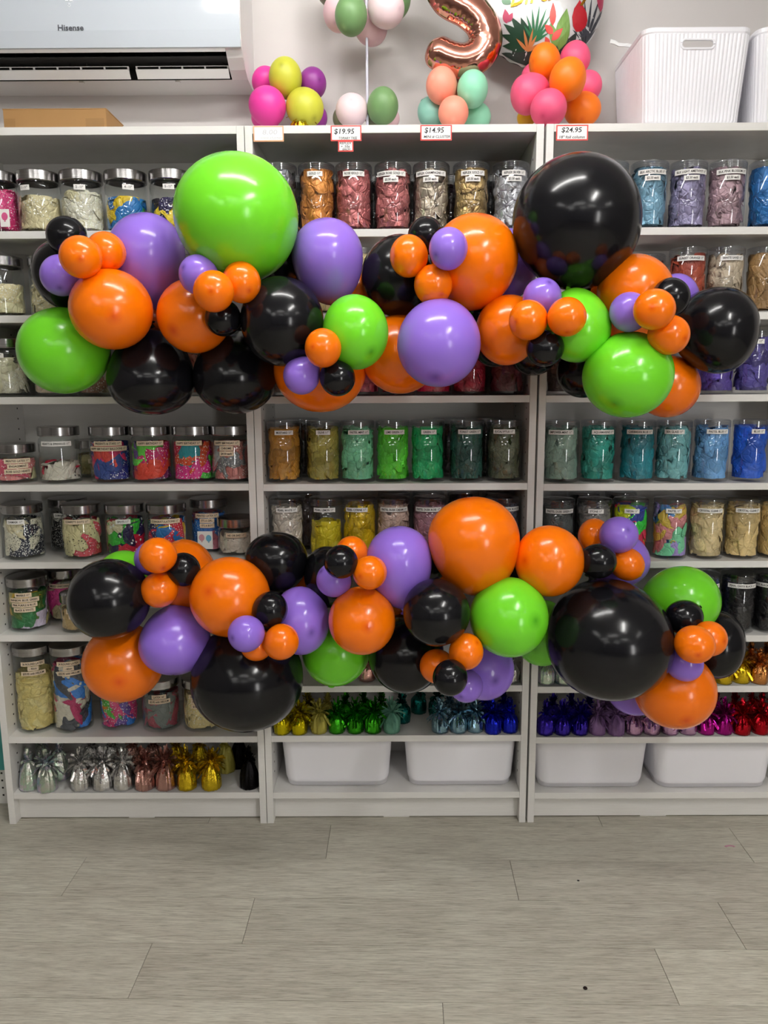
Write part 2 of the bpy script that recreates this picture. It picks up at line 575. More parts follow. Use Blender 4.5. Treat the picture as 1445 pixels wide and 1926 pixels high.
# ------------------------------------------------------------------ limp balloons that fill the jars
def crumple(R, Ht, seed, n, a=.026, b=.018, rings=6, thin=False):
    """sheets of limp latex pressed against the inside of a jar, with some rolled lips; five material slots"""
    rg = np.random.default_rng(seed)
    V = []; Fc = []; MI = []
    # dark heart of the pile
    k0 = 20
    for zz, rr in ((.002, R*.62), (Ht*.9, R*.58), (Ht*.93, .001)):
        for k in range(k0):
            an = 2*math.pi*k/k0
            V.append((rr*math.cos(an), rr*math.sin(an), zz))
    for i in range(2):
        for k in range(k0):
            k2 = (k+1) % k0
            Fc.append((i*k0+k, i*k0+k2, (i+1)*k0+k2, (i+1)*k0+k)); MI.append(0)
    G = 7
    ntop = max(5, n//7)
    for q in range(n+ntop):
        top = q >= n
        if not top:
            th = 2*math.pi*((q*.618034) % 1.0)+rg.normal(0, .12)
            z0 = Ht*(.03+.94*((q+.5)/n))+rg.normal(0, .006)
        ph = rg.uniform(0, 2*math.pi)
        sa = a*rg.uniform(.75, 1.35); sb = b*rg.uniform(.75, 1.35)
        tx, ty = rg.normal(0, .11), rg.normal(0, .2)
        fk = rg.uniform(60, 170); fa = rg.uniform(0, math.pi); fp = rg.uniform(0, 6.28); fm = rg.uniform(.0016, .0052)
        base = rg.uniform(.0002, .0060)
        off = len(V)
        cx, cy = (rg.uniform(-.55, .55)*R, rg.uniform(-.55, .55)*R) if top else (0, 0)
        for i in range(G):
            u = -1+2*i/(G-1)
            wu = math.sqrt(max(.02, 1-u*u)) if u < .1 else max(.16, .995-1.15*(u-.1)**.9)
            for j in range(G):
                v = -1+2*j/(G-1)
                x = u*sa; y = v*wu*sb
                d = base+tx*x+ty*y+fm*abs((((fk*(x*math.cos(fa)+y*math.sin(fa))+fp)/math.pi) % 2)-1)+.0025*(max(abs(u), abs(v))**4)
                lx = x*math.cos(ph)-y*math.sin(ph); ly = x*math.sin(ph)+y*math.cos(ph)
                if top:
                    X, Y = cx+lx, cy+ly
                    r = math.hypot(X, Y)
                    if r > R*.98:
                        X *= R*.98/r; Y *= R*.98/r
                    Z = Ht*.97+.006-d*1.6
                    V.append((X, Y, min(max(Z, .003), Ht+.006)))
                else:
                    r = R-max(.0003, d)
                    if z0+ly > Ht*.86:
                        r = min(r, R*.955)
                    an = th+lx/R
                    V.append((r*math.cos(an), r*math.sin(an), min(max(z0+ly, .002+.001*abs(v)), Ht+.006)))
        for i in range(G-1):
            for j in range(G-1):
                Fc.append((off+i*G+j, off+(i+1)*G+j, off+(i+1)*G+j+1, off+i*G+j+1)); MI.append(q % 5)
    for q in range(rings):
        th = rg.uniform(0, 6.28); z0 = rg.uniform(.1, .95)*Ht
        off = len(V)
        r1 = rg.uniform(.0048, .0066); tilt = rg.uniform(-.6, .6)
        NR, NT_ = 12, 6
        c = np.array([math.cos(th), math.sin(th), 0]); tg = np.array([-math.sin(th), math.cos(th), 0]); up = np.array([0, 0, 1.0])
        e2 = up*math.cos(tilt)+c*math.sin(tilt)
        for i in range(NR):
            w = 2*math.pi*i/NR
            d0 = math.cos(w)*tg+math.sin(w)*e2
            for j in range(NT_):
                w2 = 2*math.pi*j/NT_
                p = c*(R-.0045)+up*z0+d0*(r1+.0014*math.cos(w2))+np.cross(tg, e2)*(.0014*math.sin(w2))
                V.append(tuple(p))
        for i in range(NR):
            for j in range(NT_):
                i2, j2 = (i+1) % NR, (j+1) % NT_
                Fc.append((off+i*NT_+j, off+i2*NT_+j, off+i2*NT_+j2, off+i*NT_+j2)); MI.append((q*2+1) % 5)
    ph = plain('latex_default', (128, 128, 128), .5)
    sm = np.zeros(len(Fc), dtype=bool)
    sm[-rings*72 if rings else len(Fc):] = True
    me = mesh_from('balloon_filling', V, Fc, False, MI, [ph]*5)
    me.polygons.foreach_set('use_smooth', sm)
    return me
_cr = {}
def filling(R, Ht, style, variant):
    key = (round(R, 4), round(Ht, 3), style, variant)
    if key not in _cr:
        area = 2*math.pi*R*Ht
        sd = 100+variant*17+int(Ht*1000)
        if style == 'tight':
            _cr[key] = crumple(R, Ht, sd, int(area/.00060), .029, .019, 9)
        elif style == 'big':
            _cr[key] = crumple(R, Ht, sd, int(area/.0010), .040, .026, 4)
        else:
            _cr[key] = crumple(R, Ht, sd, int(area/.0009), .060, .020, 0)
    return _cr[key]

def palette(cols, metal=0., rough=.42, dots=None, shades=True, gain=1.0):
    """five material slots from one or more colours (a colour may be (rgb, dots))"""
    out = []
    for i in range(5):
        c = cols[i % len(cols)]
        d = dots
        if len(c) == 2:
            c, d = c
        k = (1.0, .74, 1.2, .86, 1.08)[i] if (len(cols) == 1 and shades) else 1.0
        lc = lin(c)
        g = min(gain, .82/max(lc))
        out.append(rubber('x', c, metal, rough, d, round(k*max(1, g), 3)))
    return out

# ------------------------------------------------------------------ jars
PR, PH = .0505, .178
def lid_ridges(R, z0, z1):
    p = [(R*.985, z0)]
    n = 4
    for i in range(n):
        a = z0+(z1-z0-.003)*i/n; b = z0+(z1-z0-.003)*(i+1)/n
        p += [(R+.0006, a+.0006), (R+.0006, b-.0016), (R-.0008, b-.0008)]
    p += [(R-.001, z1-.002), (R-.004, z1), (R*.5, z1-.0006), (0.0005, z1-.0006)]
    return p
pet_body = MB().lathe([(.0005, .0022), (PR*.6, .0018), (PR-.006, .0006), (PR-.002, .0), (PR, .004), (PR, PH-.024), (PR-.003, PH-.020)], 40).mesh('jar_body', [M_PET])
pet_lid = MB().lathe(lid_ridges(PR-.0002, PH-.0215, PH), 40).mesh('lid', [M_PETLID])
GR = .0575
_gl = {}
def glass_meshes(Hj):
    if Hj not in _gl:
        zt = Hj-.030
        body = MB().lathe([(.0005, .006), (GR*.7, .0055), (GR-.006, .002), (GR-.004, .0003), (GR-.0012, .0015), (GR, .007), (GR, zt-.012), (GR-.002, zt-.005), (GR-.006, zt), (GR-.006, zt+.004)], 40).mesh('jar_body', [M_GLASS])
        lid = MB().lathe([(GR-.006, zt+.003), (GR-.0008, zt+.0035), (GR+.0004, zt+.005), (GR+.0004, Hj-.002), (GR-.001, Hj-.0003), (GR-.004, Hj), (.0005, Hj)], 40).mesh('lid', [M_STEEL])
        _gl[Hj] = (body, lid)
    return _gl[Hj]

def label_on(parent, s, R, z, al, paper, hgt=.0130, size=.0086, xs=.84, bold=.02, name='label'):
    """a strip of paper stuck round the jar with the words on it"""
    V, Fc, w = text_geo(s, size, bold, xs)
    hw = w/2+.0055
    n = 10
    r = R+.0006
    P = []; Q = []
    for k in range(n+1):
        a = al+(-hw+2*hw*k/n)/r
        for zz in (z-hgt/2, z+hgt/2):
            P.append((r*math.sin(a), -r*math.cos(a), zz))
    for k in range(n):
        Q.append((2*k, 2*k+2, 2*k+3, 2*k+1))
    lb = put(name, mesh_from('label', P, Q, False, None, [paper]), parent)
    r2 = R+.0011
    TV = [(r2*math.sin(al+x/r2), -r2*math.cos(al+x/r2), z+y-.0002) for x, y in V]
    put('lettering', mesh_from('lettering', TV, Fc, False, None, [M_INK]), lb)
    return lb

jar_n = 0
def jar(kind, px, ytop, shelf, texts, cols, where, fill=.97, dx=0., set_=.012, metal=0., rough=.42, dots=None, cream=False, style=None, Hj=None, sheetname=None, lab_top=.0325, x=None):
    """one jar standing on a shelf (top level, with body, lid and labels) and the pile of limp balloons inside it"""
    global jar_n
    jar_n += 1
    if kind == 'plastic':
        R, Ht = PR, PH
    else:
        R, Ht = GR, Hj
    yc = set_+R
    zm = shelf+Ht*.55
    if x is None:
        # middle of the jar under the measured pixel
        pr = aty(px, ytop, yc)
        x = pr[0]
    for xa, xb in ((-.779, -.0215), (.0215, .7785), (.8255, 1.5825)):
        if xa-.03 < x < xb+.03:
            x = min(max(x, xa+R+.002), xb-R-.002)
    t = thing('clear_jar' if kind == 'plastic' else 'glass_jar', 'x', 'jar', (x, yc, shelf+.0006))
    if kind == 'plastic':
        put('jar_body', pet_body, t)
        put('lid', pet_lid, t)
        zt = Ht-lab_top
    else:
        b, l = glass_meshes(Ht)
        put('jar_body', b, t)
        put('lid', l, t)
        zt = Ht-.048
    ac = math.atan2(CAM[0]-x, yc-CAM[1])
    for i, s in enumerate(texts):
        hs = .0128 if kind == 'plastic' else .0135
        label_on(t, s, R, zt-i*(.0162 if kind == 'plastic' else .0152), ac+math.asin(max(-.95, min(.95, dx))), M_CREAM if cream and not (cream == 2 and i == len(texts)-1) else M_PAPER, hs)
    words = texts[0].replace('"', '').replace(' 11', '').strip().lower() if texts else None
    kn = 'clear plastic jar' if kind == 'plastic' else 'steel-lidded glass jar'
    t['label'] = f'{kn} {where}'
    st = style or ('tight' if kind == 'plastic' else 'big')
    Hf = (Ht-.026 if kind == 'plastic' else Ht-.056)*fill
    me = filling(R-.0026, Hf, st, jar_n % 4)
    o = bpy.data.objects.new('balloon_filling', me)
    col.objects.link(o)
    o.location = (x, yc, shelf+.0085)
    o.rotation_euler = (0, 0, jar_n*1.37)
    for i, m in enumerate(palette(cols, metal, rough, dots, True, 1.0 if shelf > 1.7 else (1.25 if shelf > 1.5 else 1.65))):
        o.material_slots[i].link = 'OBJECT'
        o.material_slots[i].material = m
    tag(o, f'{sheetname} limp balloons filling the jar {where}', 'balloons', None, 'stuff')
    return t

CRM = (222, 208, 166); IVO = (232, 226, 206); WH = (240, 238, 232)
WDOT = ((245, 244, 240), 165, .27)
# --- middle bookcase, top shelf
z = S2[0]
for px, s, pz, c, me_, dx, nm in (
        (523.5, 'SILVER 11"', None, (120, 122, 128), .75, -.25, 'silver'),
        (595, 'GOLD 11"', None, (206, 134, 62), .35, -.1, 'gold'),
        (665, 'ROSE GOLD 11"', None, (196, 116, 116), .45, .0, 'rose gold'),
        (739, 'REFLEX ROSE GOLD 11"', '$3.50 each', (200, 122, 122), .45, -.12, 'rose gold'),
        (811.5, 'REFLEX CHAMPAGNE 11"', '$3.50 each', (180, 168, 150), .6, -.03, 'champagne'),
        (887, 'REFLEX GOLD 11"', '$3.50 each', (184, 156, 104), .5, .1, 'gold'),
        (961.5, 'REFLEX SILVER 11"', '$3.50 each', (190, 192, 198), .55, .2, 'silver')):
    jar('plastic', px, 300, z, [s]+([pz] if pz else []), [c], f'labelled {s.replace(chr(34),"")} on the top shelf', dx=dx, metal=me_, rough=.36, sheetname='shiny '+nm)
for i, px in enumerate((559, 631, 703, 776, 849, 924)):
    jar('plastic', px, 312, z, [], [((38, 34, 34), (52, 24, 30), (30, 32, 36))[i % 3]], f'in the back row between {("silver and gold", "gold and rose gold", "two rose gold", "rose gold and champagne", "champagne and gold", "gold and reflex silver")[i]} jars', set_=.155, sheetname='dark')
# --- right bookcase, top shelf
z = S3[0]
for px, s, c, dx, nm in (
        (1148, 'SILK COOL MINT 11"', (132, 176, 180), .3, 'cool mint'),
        (1223, 'SILK ARCTIC BLUE 11"', (122, 168, 194), .2, 'arctic blue'),
        (1296, 'SILK LIGHT AMETHYST 11"', (150, 144, 180), .22, 'amethyst'),
        (1370, 'SILK PINK BLOSSOM 11"', (182, 152, 162), .3, 'dusky pink'),
        (1447, 'SILK AZURE 11"', (36, 112, 180), .4, 'bright blue')):
    jar('plastic', px, 300, z, [s, '$3.50 each'] if 'AZURE' not in s else [], [c], (f'labelled {s.replace(chr(34),"")} on the top shelf' if 'AZURE' not in s else 'of bright blue balloons at the end of the top shelf'), dx=dx, metal=.25, rough=.36, sheetname='silky '+nm, style='big' if 'AZURE' in s or 'ARCTIC' in s else 'tight')
# --- right bookcase, second shelf
z = S3[1]
jar('plastic', 1220, 466, z, ['MOCHA 11"'], [(120, 28, 36)], 'labelled MOCHA above the orange balloon', dx=.3, set_=.13, sheetname='dark red')
jar('plastic', 1296, 462, z, ['SUNSET ORANGE 11"'], [(172, 76, 50), (150, 60, 42)], 'labelled SUNSET ORANGE', dx=.2, style='big', sheetname='brick red')
jar('plastic', 1367, 462, z, ['WHITE SAND 11"'], [(186, 172, 150)], 'labelled WHITE SAND', dx=.38, sheetname='sand coloured')
jar('plastic', 1442, 464, z, [], [(150, 118, 76)], 'of tan balloons right of the white sand jar', dx=.6, sheetname='tan', style='big')
# --- middle bookcase, second shelf (seen through gaps in the garland)
for px, w in ((604, 'behind the green and purple balloons'), (677, 'behind the black and purple balloons')):
    jar('plastic', px, 466, S2[1], [], [(206, 190, 140)], f'of cream balloons half hidden {w}', sheetname='cream')
# --- third shelves
for px, c, nm, w in ((520, (104, 66, 52), 'brown', 'hidden behind the orange balloon low on the garland'), (679, (180, 70, 96), 'pink', 'right of the low orange balloon'),
                     (748, (168, 24, 62), 'crimson', 'second from left behind the garland'), (816, (176, 22, 58), 'crimson', 'under the big purple balloon'),
                     (884, (140, 26, 48), 'deep red', 'right of the big purple balloon'), (955, (96, 34, 42), 'maroon', 'beside the bookcase seam on the third shelf')):
    jar('plastic', px, 630, S2[2], [], [c], f'of {nm} balloons {w}', sheetname=nm)
for px, c, nm, w, tx, dx in ((1062, (92, 66, 62), 'brown', 'at the left end of the third shelf under the garland', [], 0),
                             (1350, (98, 76, 176), 'violet', 'of violet balloons below the right black balloon', [], 0),
                             (1420, (70, 62, 128), 'dark violet', 'labelled VIOLET', ['VIOLET 11"'], .1)):
    jar('plastic', px, 622, S3[2], tx, [c, tuple(int(v*.75) for v in c)], w, dx=dx, sheetname=nm)
# --- fourth shelves
for px, s, c, dx, nm in (
        (533.5, 'MUSTARD 11"', (158, 112, 40), .0, 'mustard'), (607.5, 'OLIVE 11"', (134, 126, 56), .0, 'olive'),
        (672, 'PASTEL MINT 11"', (126, 210, 164), .1, 'pastel mint'), (738.6, 'LIME GREEN 11"', (74, 176, 42), .12, 'lime green'),
        (804, 'GREEN 11"', (24, 142, 84), .1, 'green'), (878.5, 'FOREST GREEN 11"', (34, 72, 64), .2, 'forest green'),
        (949, 'EUCALYPTUS 11"', (82, 88, 68), .0, 'eucalyptus green')):
    jar('plastic', px, 795, S2[3], [s], [c], f'labelled {s.replace(chr(34),"")}', dx=dx, sheetname=nm)
for i, px in enumerate((570, 845, 915)):
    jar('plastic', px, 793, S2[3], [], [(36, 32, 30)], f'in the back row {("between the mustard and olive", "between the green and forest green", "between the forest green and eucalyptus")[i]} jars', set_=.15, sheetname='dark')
for px, s, c, dx, nm, st in (
        (1057.5, 'EMPOWER-MINT 11"', (124, 150, 138), -.05, 'grey mint', 'tight'), (1126.5, 'AQUAMARINE 11"', (34, 130, 116), .32, 'aquamarine', 'tight'),
        (1201, 'CARIBBEAN BLUE 11"', (28, 114, 128), .15, 'caribbean blue', 'tight'), (1269, 'SEA GLASS 11"', (96, 152, 156), .05, 'sea glass', 'tight'),
        (1340.5, 'PASTEL BLUE 11"', (98, 150, 200), .36, 'pastel blue', 'tight'), (1414, 'BLUE 11"', (22, 82, 190), .42, 'blue', 'big')):
    jar('plastic', px, 792, S3[3], [s], [c], f'labelled {s.replace(chr(34),"")} below the garland', dx=dx, sheetname=nm, style=st)
# --- fifth shelves
for px, s, c, dx, nm, fl, me_ in (
        (539, 'PEARL WHITE 11"', (224, 214, 200), .0, 'pearl white', .93, .2), (613.2, 'PEARL LEMON 11"', (206, 190, 40), -.12, 'lemon yellow', .62, .1),
        (676, 'PEARL CITRINE 11"', (220, 186, 22), -.2, 'citrine yellow', .95, .2), (740, 'PASTEL DUSK CREAM 11"', (176, 152, 140), .05, 'dusky cream', .95, 0),
        (808, 'PASTEL DUSK ROSE 11"', (146, 104, 116), -.08, 'dusky rose', .95, 0), (945, 'PASTEL DUSK BLUE 11"', (84, 86, 98), .4, 'dusky blue', .95, 0)):
    jar('plastic', px, 941, S2[4], [s], [c], f'labelled {s.replace(chr(34),"")}', dx=dx, fill=fl, metal=me_, sheetname=nm, style='big' if 'LEMON' in s else 'tight', set_=.04)
for i, px in enumerate((574, 741, 806, 871, 937)):
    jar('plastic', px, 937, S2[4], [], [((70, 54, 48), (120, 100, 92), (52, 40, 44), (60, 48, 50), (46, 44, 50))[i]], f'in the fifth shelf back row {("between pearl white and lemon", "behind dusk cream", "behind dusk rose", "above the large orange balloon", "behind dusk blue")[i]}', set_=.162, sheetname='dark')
for px, s, cs, dx, nm, st in (
        (1049, 'PASTEL DUSK GREEN 11"', [(74, 80, 80)], .2, 'grey green', 'big'), (1119, 'STONE 11"', [(110, 108, 106)], .1, 'stone grey', 'big'),
        (1187, 'NEON 11"', [(244, 40, 70), (30, 170, 50), (210, 230, 20), (230, 50, 90), (30, 50, 130)], .1, 'neon red and green', 'big'),
        (1263, 'PASTEL 11"', [(92, 150, 214), (120, 205, 160), (240, 206, 90), (140, 120, 180), (238, 156, 160)], .2, 'pastel mixed', 'big'),
        (1331.5, 'CRYSTAL CLEAR 11"', [(206, 186, 140)], .22, 'translucent cream', 'big'), (1400, 'CRYSTAL CLEAR 5"', [(202, 178, 124)], .3, 'translucent tan', 'big'),
        (1468, 'x', [(196, 168, 112)], 0, 'tan', 'big')):
    jar('plastic', px, 941, S3[4], [s] if s != 'x' else [], cs, (f'labelled {s.replace(chr(34),"")}' if nm != 'translucent tan' else 'of tan translucent balloons, second CRYSTAL CLEAR') if s != 'x' else 'of tan balloons right of the crystal clear jars', dx=dx, sheetname=nm, style=st, set_=.012)
for i, px in enumerate((1097, 1166)):
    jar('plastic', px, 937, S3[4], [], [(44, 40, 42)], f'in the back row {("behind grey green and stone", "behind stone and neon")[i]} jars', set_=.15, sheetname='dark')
# --- sixth shelf of the right bookcase
for px, s, c, dx, nm, w in ((1322, 'PEARL SAPPHIRE 11"', (22, 44, 110), .45, 'sapphire blue', 'labelled PEARL SAPPHIRE'), (1390, 'PEARL ONYX BLACK 11"', (26, 25, 27), .3, 'black', 'labelled PEARL ONYX BLACK'),
                            (1465, 'ONYX BLACK 11"', (22, 22, 25), -.42, 'jet black', 'of black balloons at the right edge beside pearl onyx')):
    jar('plastic', px, 1084, S3[5], [s], [c], w, dx=dx, sheetname=nm, style='stack', metal=.2, rough=.35)

# --- left bookcase: glass jars with steel lids
G, TALL, SMALL = .163, .272, .114
def gj(px, ytop, shelf, texts, cols, where, nm, Hj=G, **kw):
    jar('glass', px, ytop, shelf, texts, cols, where, Hj=Hj, sheetname=nm, **kw)
gj(-10, 318, S1[0], [], [((206, 44, 112), WDOT), ((214, 60, 124), WDOT), (60, 90, 170)], 'of dotted pink balloons at the left end of the top shelf', 'dotted pink')
gj(70, 316, S1[0], ['1 - 11"'], [(CRM, WDOT), CRM], 'labelled one, of cream dotted balloons', 'cream dotted', dx=-.62, fill=.78)
gj(151, 314, S1[0], ['2 - 11"'], [(IVO, WDOT), (228, 218, 180)], 'labelled two, of ivory printed balloons', 'ivory printed', dx=-.1, fill=.9)
gj(234.5, 311, S1[0], ['4 - 11"'], [(40, 120, 190), ((36, 110, 180), WDOT), (60, 150, 70), (236, 200, 40), ((206, 60, 60), WDOT)], 'labelled four, with a blue balloon', 'blue, green and yellow', dx=.1, fill=.74)
gj(319, 312, S1[0], ['5 - 11"'], [(236, 200, 30), ((48, 38, 84), WDOT), (44, 34, 78), (238, 206, 50), (34, 30, 40)], 'labelled five, with a navy balloon', 'yellow and navy', dx=-.1, fill=.7)
gj(404, 312, S1[0], [], [(180, 60, 60), (60, 60, 120), CRM], 'mostly hidden behind the big green balloon', 'mixed')
gj(0, 476, S1[1], [], [(CRM, WDOT), (228, 220, 178)], 'of pale yellow balloons at the left end of the second shelf', 'pale yellow', fill=.7)
gj(92, 476, S1[1], [], [(CRM, WDOT), (222, 210, 164)], 'of cream balloons behind the upper left black balloon', 'cream', fill=.75)
gj(6, 633, S1[2], ['21 - 11"'], [(IVO, WDOT), (226, 220, 190)], 'left of the green balloon on the third shelf', 'ivory printed', dx=-.4, fill=.9)
gj(98, 633, S1[2], [], [(214, 186, 164), ((220, 196, 174), WDOT)], 'of blush balloons hidden behind the left green balloon', 'blush', set_=.03)
gj(181, 633, S1[2], [], [(204, 186, 160), ((150, 110, 92), WDOT), (230, 220, 200)], 'between the left green and black balloons on the third shelf', 'cream and brown', set_=.03)
gj(352, 633, S1[2], [], [(170, 110, 96), (190, 140, 120)], 'in the gap between two black balloons', 'dusky pink')
gj(26, 834, S1[3], ['PRINTED LATEX 11"', 'ENGAGEMENT', 'ROSE GOLD HEARTS'], [((176, 72, 92), WDOT), (222, 216, 170), ((196, 120, 120), WDOT)], 'labelled ENGAGEMENT ROSE GOLD HEARTS', 'rose and cream heart-print', Hj=SMALL, dx=.1, cream=1)
gj(109, 801, S1[3], ['HEARTS & SPRINKLES 11"'], [(232, 224, 210), (196, 30, 66), ((232, 226, 214), ((60, 50, 60), 70, .2))], 'labelled HEARTS & SPRINKLES', 'white and crimson', dx=-.2, fill=.45)
gj(176, 829, S1[3], ['DIAMOND', 'HAPPY BIRTHDAY'], [(196, 184, 132)], 'set back beside HEARTS & SPRINKLES', 'olive cream', Hj=SMALL, dx=.25, set_=.155, cream=1)
gj(204.5, 802, S1[3], ['PRESENTS & STARS 11"', 'HAPPY BIRTHDAY BALLOONS 11"'], [(226, 72, 60), ((30, 40, 110), WDOT), (190, 40, 90), ((60, 44, 110), WDOT), (40, 60, 120)], 'labelled PRESENTS & STARS', 'coral and navy', dx=-.12, cream=1)
gj(282, 802, S1[3], ['HAPPY BIRTHDAY 11"'], [((170, 30, 90), WDOT), (84, 60, 120), (226, 70, 50), (90, 180, 60), ((110, 40, 90), WDOT)], 'labelled HAPPY BIRTHDAY, right of PRESENTS & STARS', 'magenta, violet and red', dx=-.05, cream=1)
gj(360.5, 802, S1[3], ['HAPPY BIRTHDAY 11"'], [((196, 40, 120), WDOT), (24, 124, 134), ((70, 170, 60), WDOT), ((220, 80, 40), WDOT), ((180, 30, 60), WDOT)], 'labelled HAPPY BIRTHDAY next to the chrome jar', 'pink, teal and green', dx=-.22, cream=1)
gj(440, 802, S1[3], ['HAPPY BIRTHDAY 11"', 'CHROME', '$4.50 each'], [((170, 112, 106), WDOT), ((120, 122, 126), WDOT), (150, 152, 156), (160, 100, 96)], 'labelled HAPPY BIRTHDAY CHROME', 'silver and rose chrome', dx=-.25, cream=1, metal=.4, rough=.35)
BW = ((24, 22, 26), 190, .28)
gj(40, 951, S1[4], ['DAMASK 11"'], [(IVO, ((236, 232, 214), 100, .3)), ((34, 36, 52), ((240, 238, 234), 210, .36)), (222, 210, 176), ((34, 34, 44), ((240, 238, 234), 210, .36)), (IVO, BW)], 'labelled DAMASK on the fifth shelf', 'black and cream damask', dx=-.35, set_=.018)
gj(127, 941, S1[4], ['DAMASK'], [((30, 28, 32), ((236, 234, 230), 220, .36)), ((226, 222, 214), BW)], 'set back behind CONFETTI DOTS', 'black and white damask', dx=-.45, set_=.13)
gj(151, 952, S1[4], ['CONFETTI DOTS 11"'], [((216, 206, 160), ((50, 44, 40), 120, .22)), (212, 200, 154), ((186, 70, 84), WDOT), ((206, 196, 150), ((60, 50, 44), 120, .22)), (176, 74, 70)], 'labelled CONFETTI DOTS', 'cream dotted', dx=-.25, cream=1, set_=.015)
gj(234, 951, S1[4], ['SPOTS 11"'], [((170, 24, 52), ((244, 242, 238), 60, .26)), (50, 160, 50), ((40, 150, 44), ((244, 242, 238), 60, .24)), ((30, 24, 60), ((244, 242, 238), 60, .24)), ((226, 216, 180), ((244, 244, 240), 60, .26))], 'labelled SPOTS', 'spotted red and green', dx=-.12, set_=.015)
gj(312, 948, S1[4], ['CONGRATULATIONS 11"'], [(176, 90, 100), (34, 100, 160), ((40, 30, 80), WDOT), (220, 180, 40), ((190, 40, 60), WDOT)], 'labelled CONGRATULATIONS', 'multicoloured', dx=-.1, cream=1, set_=.015)
gj(392, 943, S1[4], ['PRINTED LATEX 11"', "IT'S A GIRL", "IT'S A BOY"], [((60, 120, 190), WDOT), (206, 120, 140), (50, 104, 176), ((196, 110, 130), WDOT)], "labelled IT'S A GIRL IT'S A BOY", 'blue and pink', dx=-.12, cream=1, set_=.112)
gj(446, 981, S1[4], ['HE? OR SHE? 11"'], [((222, 212, 200), ((70, 60, 60), 90, .17)), (226, 218, 206)], 'labelled HE? OR SHE?', 'white printed', Hj=SMALL, dx=-.05, cream=1, set_=.05)
gj(49, 1091, S1[5], ['MARBLE 11"', 'RAINBOW. BLUE. GREEN', 'PINK PURPLE & BLUE', 'BLACK & WHITE'], [(30, 96, 52), (176, 144, 44), (180, 168, 188), (70, 92, 40), (150, 140, 90)], 'labelled MARBLE', 'green and ochre marbled', dx=-.25, cream=1, set_=.022)
gj(121, 1079, S1[5], ['MIXED UNICORN DESIGN'], [(210, 196, 158), (214, 70, 140), ((222, 210, 190), WDOT)], 'labelled MIXED UNICORN DESIGN', 'cream and pink', dx=-.1, cream=1, set_=.125)
gj(150, 1124, S1[5], ['DIAMONDS', 'HAPPY'], [(206, 176, 124)], 'half hidden behind the lower left black balloon', 'tan', Hj=SMALL, dx=-.35, cream=1, set_=.012)
gj(56, 1223, S1[6], ['36 ROUND LATEX', '- 90cm', '$39.95 with HELIUM'], [(206, 190, 124), (198, 180, 112), (210, 196, 134)], 'of pale yellow balloons, tall, labelled ROUND LATEX', 'pale yellow', Hj=TALL, cream=1, fill=.8, set_=.02, style='stack', dx=-.05)
gj(130, 1223, S1[6], ['24 ROUND LATEX', '- 60cm', '$25.95 with HELIUM'], [(222, 214, 198), (226, 218, 204), (60, 62, 70), (160, 30, 84), (44, 110, 190)], 'of white and navy balloons, tall, labelled ROUND LATEX', 'white, navy and magenta', Hj=TALL, cream=1, fill=.93, set_=.02, style='stack', dx=-.1)
gj(222, 1285, S1[6], [], [((90, 60, 140), WDOT), ((232, 140, 30), ((244, 242, 238), 60, .24)), ((40, 110, 190), ((244, 242, 238), 60, .24)), ((210, 60, 120), WDOT), ((60, 150, 50), WDOT)], 'of polka dot balloons under the lower left orange balloon', 'polka dot', set_=.04, style='stack')
gj(301, 1285, S1[6], ['LATEX 16"', '$2.95 with HELIUM'], [(92, 98, 96), (136, 60, 72), (98, 104, 100), (126, 52, 66)], 'of grey and maroon balloons labelled LATEX', 'grey and maroon', cream=1, set_=.025, style='stack', dx=-.1)
gj(378, 1285, S1[6], ['DIAMOND', 'HAPPY', '$10.95'], [((206, 188, 132), WDOT), (204, 186, 130)], 'of cream balloons left of the large lower black balloon', 'cream', cream=1, set_=.025, style='stack', dx=-.3)
gj(455, 1285, S1[6], [], [(60, 60, 62)], 'hidden behind the large lower black balloon', 'charcoal', set_=.03, style='stack')
# printed cards slipped inside two jars
def card(px, py, y, w, h, label, cols):
    p = aty(px, py, y)
    t = tag(put('printed_card', MB().box(-w/2, w/2, 0, .0006, -h/2, h/2).mesh('printed_card'), None, M_PAPER, tuple(p)), label, 'card')
    for dx, dz, c in cols:
        b = MB()
        pts = [(dx+.0085*math.cos(a)*(1+.0), -.0006, dz+.0105*math.sin(a)) for a in np.linspace(0, 2*math.pi, 20)[:-1]]
        b.add(pts, [tuple(range(19))])
        b.add([(dx-.003, -.0006, dz-.0135), (dx+.003, -.0006, dz-.0135), (dx, -.0006, dz-.0095)], [(0, 1, 2)])
        put('printed_balloon', b.mesh('printed_balloon'), t, plain('print_'+str(c), c, .5))
    return t
card(386, 1016, .1108, .046, .055, 'white card with a pink and a blue printed balloon', [(-.010, .008, (206, 150, 158)), (.011, .006, (110, 180, 210))])
card(9, 410, .0115, .026, .046, 'white card with a pink printed balloon', [(0, .004, (214, 90, 140))])

